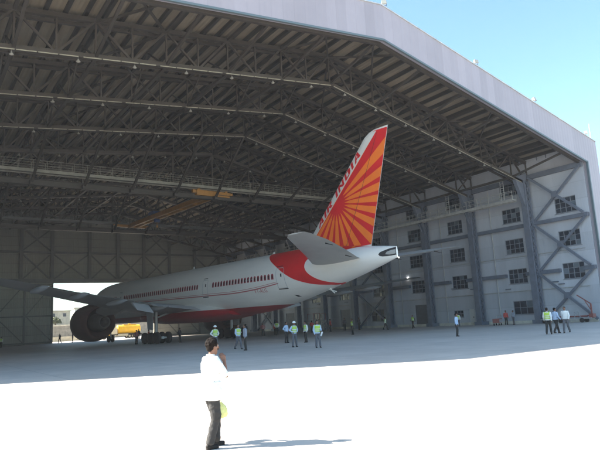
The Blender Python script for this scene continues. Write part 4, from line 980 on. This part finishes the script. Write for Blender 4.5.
crowd = [(42.5, 68, 'shirt_red', 'stand'), (40.3, 67.6, 'shirt_pink', 'hips'), (47.6, 66.4, 'shirt_red', 'front'), (48.9, 67, 'shirt_pink', 'hold'), (50.2, 65.5, 'shirt_red', 'stand'), (51.5, 67.2, 'shirt_grey', 'hips'), (53.2, 66, 'shirt_dark', 'front'), (46.2, 68.5, 'shirt_dark', 'stand'), (54.6, 64.4, 'shirt_dark', 'hold'), (39.0, 70, 'shirt_dark', 'stand'),
         (24.7, 68.5, 'shirt_red', 'stand'), (23.7, 70.0, 'shirt_pink', 'front'), (26.9, 64.2, 'shirt_dark', 'hips')]
crowd_lab = ['man in dull red shirt right of the yellow-vested worker in the crowd', 'person in faded rose shirt left of the yellow-vested worker in the crowd', 'man in red shirt, leftmost of the row near the side wall door', 'man in rose shirt with raised forearm in the row near the side door', 'red-shirted man in the middle of the row near the side door', 'grey-shirted man with hands on hips near the side door', 'dark-clothed man with clasped hands right of the grey-shirted one', 'dark-clothed man behind the row by the side door', 'dark-clothed man nearest the wall column with a raised forearm', 'dark figure deep in the shade at the left end of the crowd',
             'red-shirted man standing beside the left main wheels', 'rose-shirted man just behind the left main wheels', 'dark figure with hands on hips right of the left main wheels']
for p in people: person(*p[:5], *p[5:])
for (x, y, sh, po), lab in zip(crowd, crowd_lab): person(x, y, random.uniform(0, 6), po, lab, sh, 'trousers_dark', None, False, random.uniform(.96, 1.04), group='people standing under the airliner')
# papers in the hand of one worker
pp = MB(); pp.box((-.1, -.004, -.14), (.1, .004, .14)); pp.box((-.09, .006, -.12), (.11, .01, .15)); o = pp.build('paper_sheets', M['paper']); o.location = (22.45, 30.28, .87); o.rotation_euler = (.3, .2, .5); tag(o, 'white sheets of paper in the hand of a vested worker', 'papers')

# foreground man, facing image right
MX, MY = 3.89, 8.15
hd = dict(short=True, neck=(0, .02, 1.46), head=(0, .06, 1.60), rs=(.18, .02, 1.39), re=(.21, .19, 1.14), rw=(.10, .22, 1.38), rhand=(-.25, -.35, .9), racross=(.3, .9, .3), rcurl=.9,
          ls=(-.19, .02, 1.39), le=(-.25, .02, 1.12), lw=(-.23, .19, .90), lhand=(0, .45, -.9), lacross=(-.15, .95, .3), lcurl=1.5,
          la=(-.09, .13, .09), lk=(-.11, .15, .48), ra=(.09, -.07, .09), rk=(.10, .04, .48), face=(.0, 1, -.08))
FM['fg'] = figure_meshes('foreground', hd, True, .0085)
from mathutils import noise
for nm_, amp in (('shirt', .011), ('trousers', .009)):
    me = FM['fg'][nm_]; me.update(); nn = [v.normal.copy() for v in me.vertices]
    for v, vn in zip(me.vertices, nn):
        p = v.co; n1 = noise.noise(Vector((p.x * 7, p.y * 7, p.z * 16))) + .5 * noise.noise(Vector((p.x * 15, p.y * 15, p.z * 34 + 3 * p.x)))
        v.co = p + vn * n1 * amp
    me.update()
az = math.atan2(MX, MY)                                     # direction from camera
rz = -az - PI / 2 + .45                                      # +y local points to image right
man = empty('person', (MX, MY, 0), rz, 'man in white short-sleeved shirt and dark trousers standing in the sun, hand at his chin', 'person'); man.scale = (.915,) * 3
for part, m in (('body', None), ('trousers', None), ('shirt', None), ('shoe_l', None), ('shoe_r', None), ('hair', None)):
    o = bpy.data.objects.new(part[:4] if 'shoe' in part else part, FM['fg'][part]); COL.objects.link(o); o.parent = man
hp = Vector(hd['head'])
for s_ in (-1, 1):
    e = MB(); e.ball(hp + Vector((s_ * .032, .083, .03)), .0125, (1, .8, .7), 10); eo = e.build('eye', M['eye'], man, smooth=True)
    e = MB(); e.ball(hp + Vector((s_ * .032, .091, .03)), .0062, (1, .7, 1), 8); e.build('iris', M['dark'], eo, smooth=True)
    e = MB(); rcone(e, hp + Vector((s_ * .016, .097, .052)), .005, hp + Vector((s_ * .052, .082, .054)), .004, 6); e.build('eyebrow', M['hair'], man, smooth=True)
e = MB(); rcone(e, hp + Vector((-.02, .094, -.045)), .007, hp + Vector((.02, .094, -.045)), .007, 8); e.build('lips', M['lip'], man, smooth=True)
e = MB(); rcone(e, hp + Vector((-.022, .098, -.03)), .006, hp + Vector((.022, .098, -.03)), .006, 8); e.build('moustache', M['hair'], man, smooth=True)
# yellow plastic bag in his left hand
bp_ = man.matrix_basis @ Vector((-.23, .22, .77))
bg_ = empty('plastic_bag', (MX, MY, 0), rz, 'crumpled pale yellow plastic bag hanging at the knees of the foreground man', 'bag'); bg_.scale = (.915,) * 3
b = MB(); rings = []
for k, (z_, rx, ry) in enumerate(((.40, .03, .05), (.415, .07, .12), (.46, .085, .15), (.52, .085, .155), (.59, .065, .12), (.64, .045, .075), (.67, .03, .045))):
    rings.append([(-.23 + (rx + .008 * math.sin(5 * t + k)) * math.cos(t), .27 + (ry + .01 * math.sin(4 * t + 2 * k)) * math.sin(t), z_) for t in [2 * PI * i / 24 for i in range(24)]])
b.loft(rings); b.build('bag_body', M['bag'], bg_, smooth=True)
b = MB()
for s_ in (-1, 1):
    pr_ = [Vector((-.23, .27 + s_ * .04, .66)), Vector((-.23, .255 + s_ * .03, .74)), Vector((-.23, .245, .80))]
    for i in range(2): b.tube(pr_[i], pr_[i + 1], .008, n=6)
b.build('handle', M['bag'], bg_)

# ------------------------------------------------------------------ equipment by the right wall
t = empty('hand_cart', (57.6, 42.9, 0), .3, 'small red steel cart parked at the column foot', 'cart')
b = MB(); b.box((-.5, -.4, .3), (.5, .4, .75)); b.box((-.52, -.42, .76), (.52, .42, .8)); b.build('cart_body', M['equip_red'], t)
b = MB(); b.box((-.46, -.405, .35), (-.02, -.402, .7)); b.box((.02, -.405, .35), (.46, -.402, .7)); b.build('drawer_front', M['equip_grey'], t)
for sx in (-.38, .38):
    for sy in (-.3, .3): b = MB(); b.tube((sx, sy - .04, .13), (sx, sy + .04, .13), .13, n=14); b.build('wheel', M['black'], t)
b = MB(); b.tube((.5, -.3, .8), (.65, -.3, 1.15), .025); b.tube((.5, .3, .8), (.65, .3, 1.15), .025); b.tube((.65, -.3, 1.15), (.65, .3, 1.15), .025); b.build('push_handle', M['equip_grey'], t)
# tow bar trolley with hoops and a red boom
t = empty('towbar_trolley', (60.3, 35.3, 0), -PI / 2 + .03, 'long low grey and red tow bar trolley with a raised boom by the right wall', 'trolley')
b = MB(); b.beam((-3.4, -.4, .45), (2.4, -.4, .45), .1, .12); b.beam((-3.4, .4, .45), (2.4, .4, .45), .1, .12)
for x in (-3.3, -2.2, -1.1, 0, 1.1, 2.2): b.beam((x, -.4, .45), (x, .4, .45), .08)
b.build('chassis', M['equip_grey'], t)
for x in (-2.9, -1.0, 1.4):
    for sy in (-.5, .5): b = MB(); b.tube((x, sy - .07, .24), (x, sy + .07, .24), .24, n=16); b.build('wheel', M['black'], t)
for x in (-2.6, -1.7, -.8, .6):
    b = MB(); b.tube((x, -.4, .5), (x, -.4, 1.15), .035, n=6); b.tube((x, .4, .5), (x, .4, 1.15), .035, n=6); b.tube((x, -.4, 1.15), (x, .4, 1.15), .035, n=6); b.beam((x, -.4, 1.1), (x + .7, -.4, .55), .05); b.build('hoop', M['equip_grey'], t)
b = MB(); b.tube((-3.2, 0, .65), (1.8, 0, .65), .09, n=10); b.tube((-.9, .22, .62), (1.9, .22, .7), .06, n=8); b.build('tow_bar', M['equip_red'], t)
b = MB(); b.beam((2.3, 0, .45), (2.3, 0, 1.95), .13); b.beam((2.3, 0, 1.95), (.9, 0, 2.95), .1); b.tube((2.3, 0, 1.2), (1.7, 0, 2.3), .05); b.box((2.1, -.3, .5), (2.55, .3, .9)); b.build('boom', M['equip_red'], t)
person(59.4, 37.6, 2.3, 'stand', 'dark-clothed man standing right behind the low trolley', 'shirt_dark', 'trousers_grey', None, False, .95)

# stairs / stand under the fuselage near the crowd
t = empty('service_stand', (52.6, 72, 0), .2, 'low grey service stand with a ladder in the shade by the side wall', 'service stand')
b = MB(); b.box((-1.5, -.7, 1.6), (1.5, .7, 1.7)); [b.beam((sx, sy, 0), (sx, sy, 1.6), .08) for sx in (-1.4, 1.4) for sy in (-.6, .6)]; b.beam((-1.4, -.6, .2), (1.4, -.6, 1.5), .06); b.build('platform', M['equip_grey'], t)
b = MB(); [b.tube((sx, sy, 1.7), (sx, sy, 2.7), .03, n=6) for sx in (-1.4, 0, 1.4) for sy in (-.6, .6)]; b.tube((-1.4, -.6, 2.7), (1.4, -.6, 2.7), .03, n=6); b.tube((-1.4, .6, 2.7), (1.4, .6, 2.7), .03, n=6); b.build('guard_rail', M['equip_red'], t)
b = MB(); b.beam((1.5, -.3, 1.7), (2.6, -.3, 0), .07); b.beam((1.5, .3, 1.7), (2.6, .3, 0), .07); [b.box((1.5 + 1.1 * i / 6 - .1, -.3, 1.7 - 1.7 * i / 6), (1.5 + 1.1 * i / 6 + .1, .3, 1.73 - 1.7 * i / 6)) for i in range(1, 6)]; b.build('ladder', M['equip_grey'], t)

# ------------------------------------------------------------------ tanker truck behind the back door
t = empty('tanker_truck', (38.9, 126.0, 0), PI, 'yellow tanker truck parked in the sun beyond the back doorway', 'truck')   # +x local = front -> image left
b = MB(); b.box((-4.6, -.5, .75), (4.2, .5, 1.0)); b.box((-4.7, -1.1, .6), (-4.6, 1.1, .95)); chs = b.build('chassis', M['black'], t)
b = MB(); pro = [(2.2, .7), (4.6, .7), (4.75, 1.45), (4.0, 1.75), (3.55, 2.75), (2.2, 2.8)]
b.loft([[(x, y, z) for x, z in pro] for y in (-1.15, 1.15)]); cab = b.build('cab', M['truck_y'], t)
b = MB(); b.add([(4.02, -1.0, 1.8), (4.02, 1.0, 1.8), (3.62, 1.0, 2.62), (3.62, -1.0, 2.62)], [(0, 1, 2, 3)]); b.build('windscreen', M['glass'], cab)
for sy in (-1, 1): b = MB(); b.add([(2.5, sy * 1.16, 1.8), (3.7, sy * 1.16, 1.8), (3.4, sy * 1.16, 2.55), (2.5, sy * 1.16, 2.55)], [(0, 1, 2, 3)]); b.build('side_window', M['glass'], cab)
b = MB(); b.lathe([(0, .5), (.05, .8), (.15, .93), (4.95, .93), (5.05, .8), (5.1, .5)], (-4.5, 0, 1.95), (1, 0, 0), 28); b.box((-3.5, -.35, 2.85), (-.8, .35, 2.98)); b.tube((-2.2, 0, 2.9), (-2.2, 0, 3.12), .25, n=12); b.build('tank', M['truck_y'], t, auto=40)
b = MB(); b.box((.75, -1.1, 1.0), (2.1, 1.1, 2.3)); b.build('pump_housing', M['truck_w'], t)
for x in (3.5, -1.9, -3.2):
    for sy in (-.95, .95):
        b = MB(); b.lathe([(0, .3), (.03, .48), (.3, .48), (.33, .3)], (x, sy - .16, .48), (0, 1, 0), 18); wv = b.build('wheel', M['black'], t, auto=40)
        b = MB(); b.tube((x, sy - .18, .48), (x, sy + .18, .48), .22, n=12); b.build('rim', M['truck_w'], wv)
b = MB(); b.box((-1.6, -1.12, .55), (.6, -1.0, 1.0)); b.box((-1.6, 1.0, .55), (.6, 1.12, 1.0)); b.build('side_guard', M['truck_w'], t)
for sy in (-.85, .85): b = MB(); b.tube((4.7, sy, 1.1), (4.78, sy, 1.1), .13, n=12); b.build('headlight', M['lens'], t)

# ------------------------------------------------------------------ land behind the hangar
hm = MB(); nx, ny = 60, 14; vs = []
for j in range(ny):
    for i in range(nx):
        x = -80 + i * 5; y = 158 + j * 9; ramp = min(1, j / 4)
        z = ramp * (5.0 + 1.2 * math.sin(x * .07 + .5) + 1.0 * math.sin(x * .19 + j) + .8 * math.sin(j * 1.7 + x * .03)) - .05
        vs.append((x, y, z))
hm.add(vs, [(j * nx + i, j * nx + i + 1, (j + 1) * nx + i + 1, (j + 1) * nx + i) for j in range(ny - 1) for i in range(nx - 1)])
tag(hm.build('hill', M['soil'], smooth=True), kind='structure')
t = empty('retaining_wall', (30, 152, 0), 0, 'long low brown stone retaining wall beyond the back doorway', 'wall')
b = MB(); b.box((-90, 0, 0), (150, .6, 3.6)); b.build('stonework', M['stone'], t)
b = MB(); b.box((-90.1, -.1, 3.602), (150, .7, 3.85)); b.build('coping', M['plaster'], t)
t = empty('kerb_wall', (30, 136, 0), 0, 'low pale parapet wall in front of the brown stone wall', 'wall')
b = MB(); b.box((-60, 0, 0), (5, .3, .95)); b.box((-60, -.05, .952), (5, .35, 1.05)); b.build('parapet', M['plaster'], t)
def shed(x, y, z, w_, d_, h_, label, m='plaster2', rz_=0):
    t = empty('small_building', (x, y, z), rz_, label, 'building', 'low buildings on the slope behind the hangar')
    b = MB(); b.box((-w_ / 2, -d_ / 2, -3), (w_ / 2, d_ / 2, h_)); b.build('wall', M[m], t)
    b = MB(); b.box((-w_ / 2 - .3, -d_ / 2 - .3, h_ + .002), (w_ / 2 + .3, d_ / 2 + .3, h_ + .25)); b.build('roof', M['plaster'], t)
    n = max(1, int(w_ // 2.5))
    for i in range(n):
        xx = -w_ / 2 + w_ * (i + .5) / n
        b = MB(); b.box((xx - .45, -d_ / 2 - .03, h_ * .35), (xx + .45, -d_ / 2 - .005, h_ * .75)); b.build('window', M['glass'], t)
shed(27.5, 171, 5.4, 7, 5, 3.0, 'pale flat roofed hut on the slope at the left of the doorway view')
shed(36.5, 176, 5.6, 6, 5, 2.4, 'low cream outbuilding on the slope behind the engine', 'plaster')
shed(22, 182, 5.8, 9, 6, 3.4, 'wider plastered building partly behind the left doorway edge', 'plaster', .2)
shed(48, 180, 5.8, 12, 6, 3.0, 'long pale building on the slope behind the tanker truck', 'plaster2', -.1)
shed(62, 174, 5.4, 7, 5, 3.2, 'small plastered building at the right end of the slope', 'plaster')
lw = MB()
for i, (x, y, s_) in enumerate(((24.5, 163, 1.4), (31.0, 165, 1.1), (33.5, 163.5, 1.6), (39, 164, 1.3), (43, 166, 1.7), (29, 178, 2.2), (52, 168, 1.6), (57, 165, 1.3))):
    t = empty('bush', (x, y, 4.2), 0, ['dry bush on the slope at the left edge of the doorway view', 'low bush below the pale hut', 'rounded bush right of the pale hut', 'bush below the cream outbuilding', 'larger bush behind the engine', 'tall bush between the two left huts', 'bush before the long pale building', 'bush at the right end of the long building'][i], 'bush', 'bushes on the slope')
    b = MB()
    for k in range(260):
        d_ = Vector((random.gauss(0, 1), random.gauss(0, 1), abs(random.gauss(0, .8)))); d_ = d_.normalized() * random.uniform(.5, 1) ** .5 * s_
        c = d_ + Vector((0, 0, .3)); u = Vector((random.uniform(-1, 1), random.uniform(-1, 1), random.uniform(-1, 1))).normalized() * .22; v = u.cross(Vector((random.uniform(-1, 1), random.uniform(-1, 1), random.uniform(-1, 1)))).normalized() * .16
        b.add([c - u - v, c + u - v, c + u + v, c - u + v], [(0, 1, 2, 3)])
    b.build('foliage', M['leaf'], t); b = MB(); [b.tube((0, 0, -.5), (random.uniform(-.5, .5) * s_, random.uniform(-.5, .5) * s_, s_ * .8), .06, .02, 5) for k in range(5)]; b.build('stem', M['bark'], t)

# ------------------------------------------------------------------ haze (thin air volume, also imitates veiling lens glare)
HD = .00028
hz = MB(); hz.box((-140, -30, -1), (240, 260, 40)); 
m = bpy.data.materials.new('haze_air'); m.use_nodes = True; nt = m.node_tree; nt.nodes.remove(nt.nodes['Principled BSDF'])
pv = nt.nodes.new('ShaderNodeVolumePrincipled'); pv.inputs['Color'].default_value = (.9, .92, .98, 1); pv.inputs['Density'].default_value = HD; pv.inputs['Anisotropy'].default_value = .3
nt.links.new(pv.outputs[0], nt.nodes['Material Output'].inputs['Volume'])
tag(hz.build('haze', m), kind='stuff')
scn.cycles.volume_step_rate = 10; scn.cycles.volume_bounces = 1
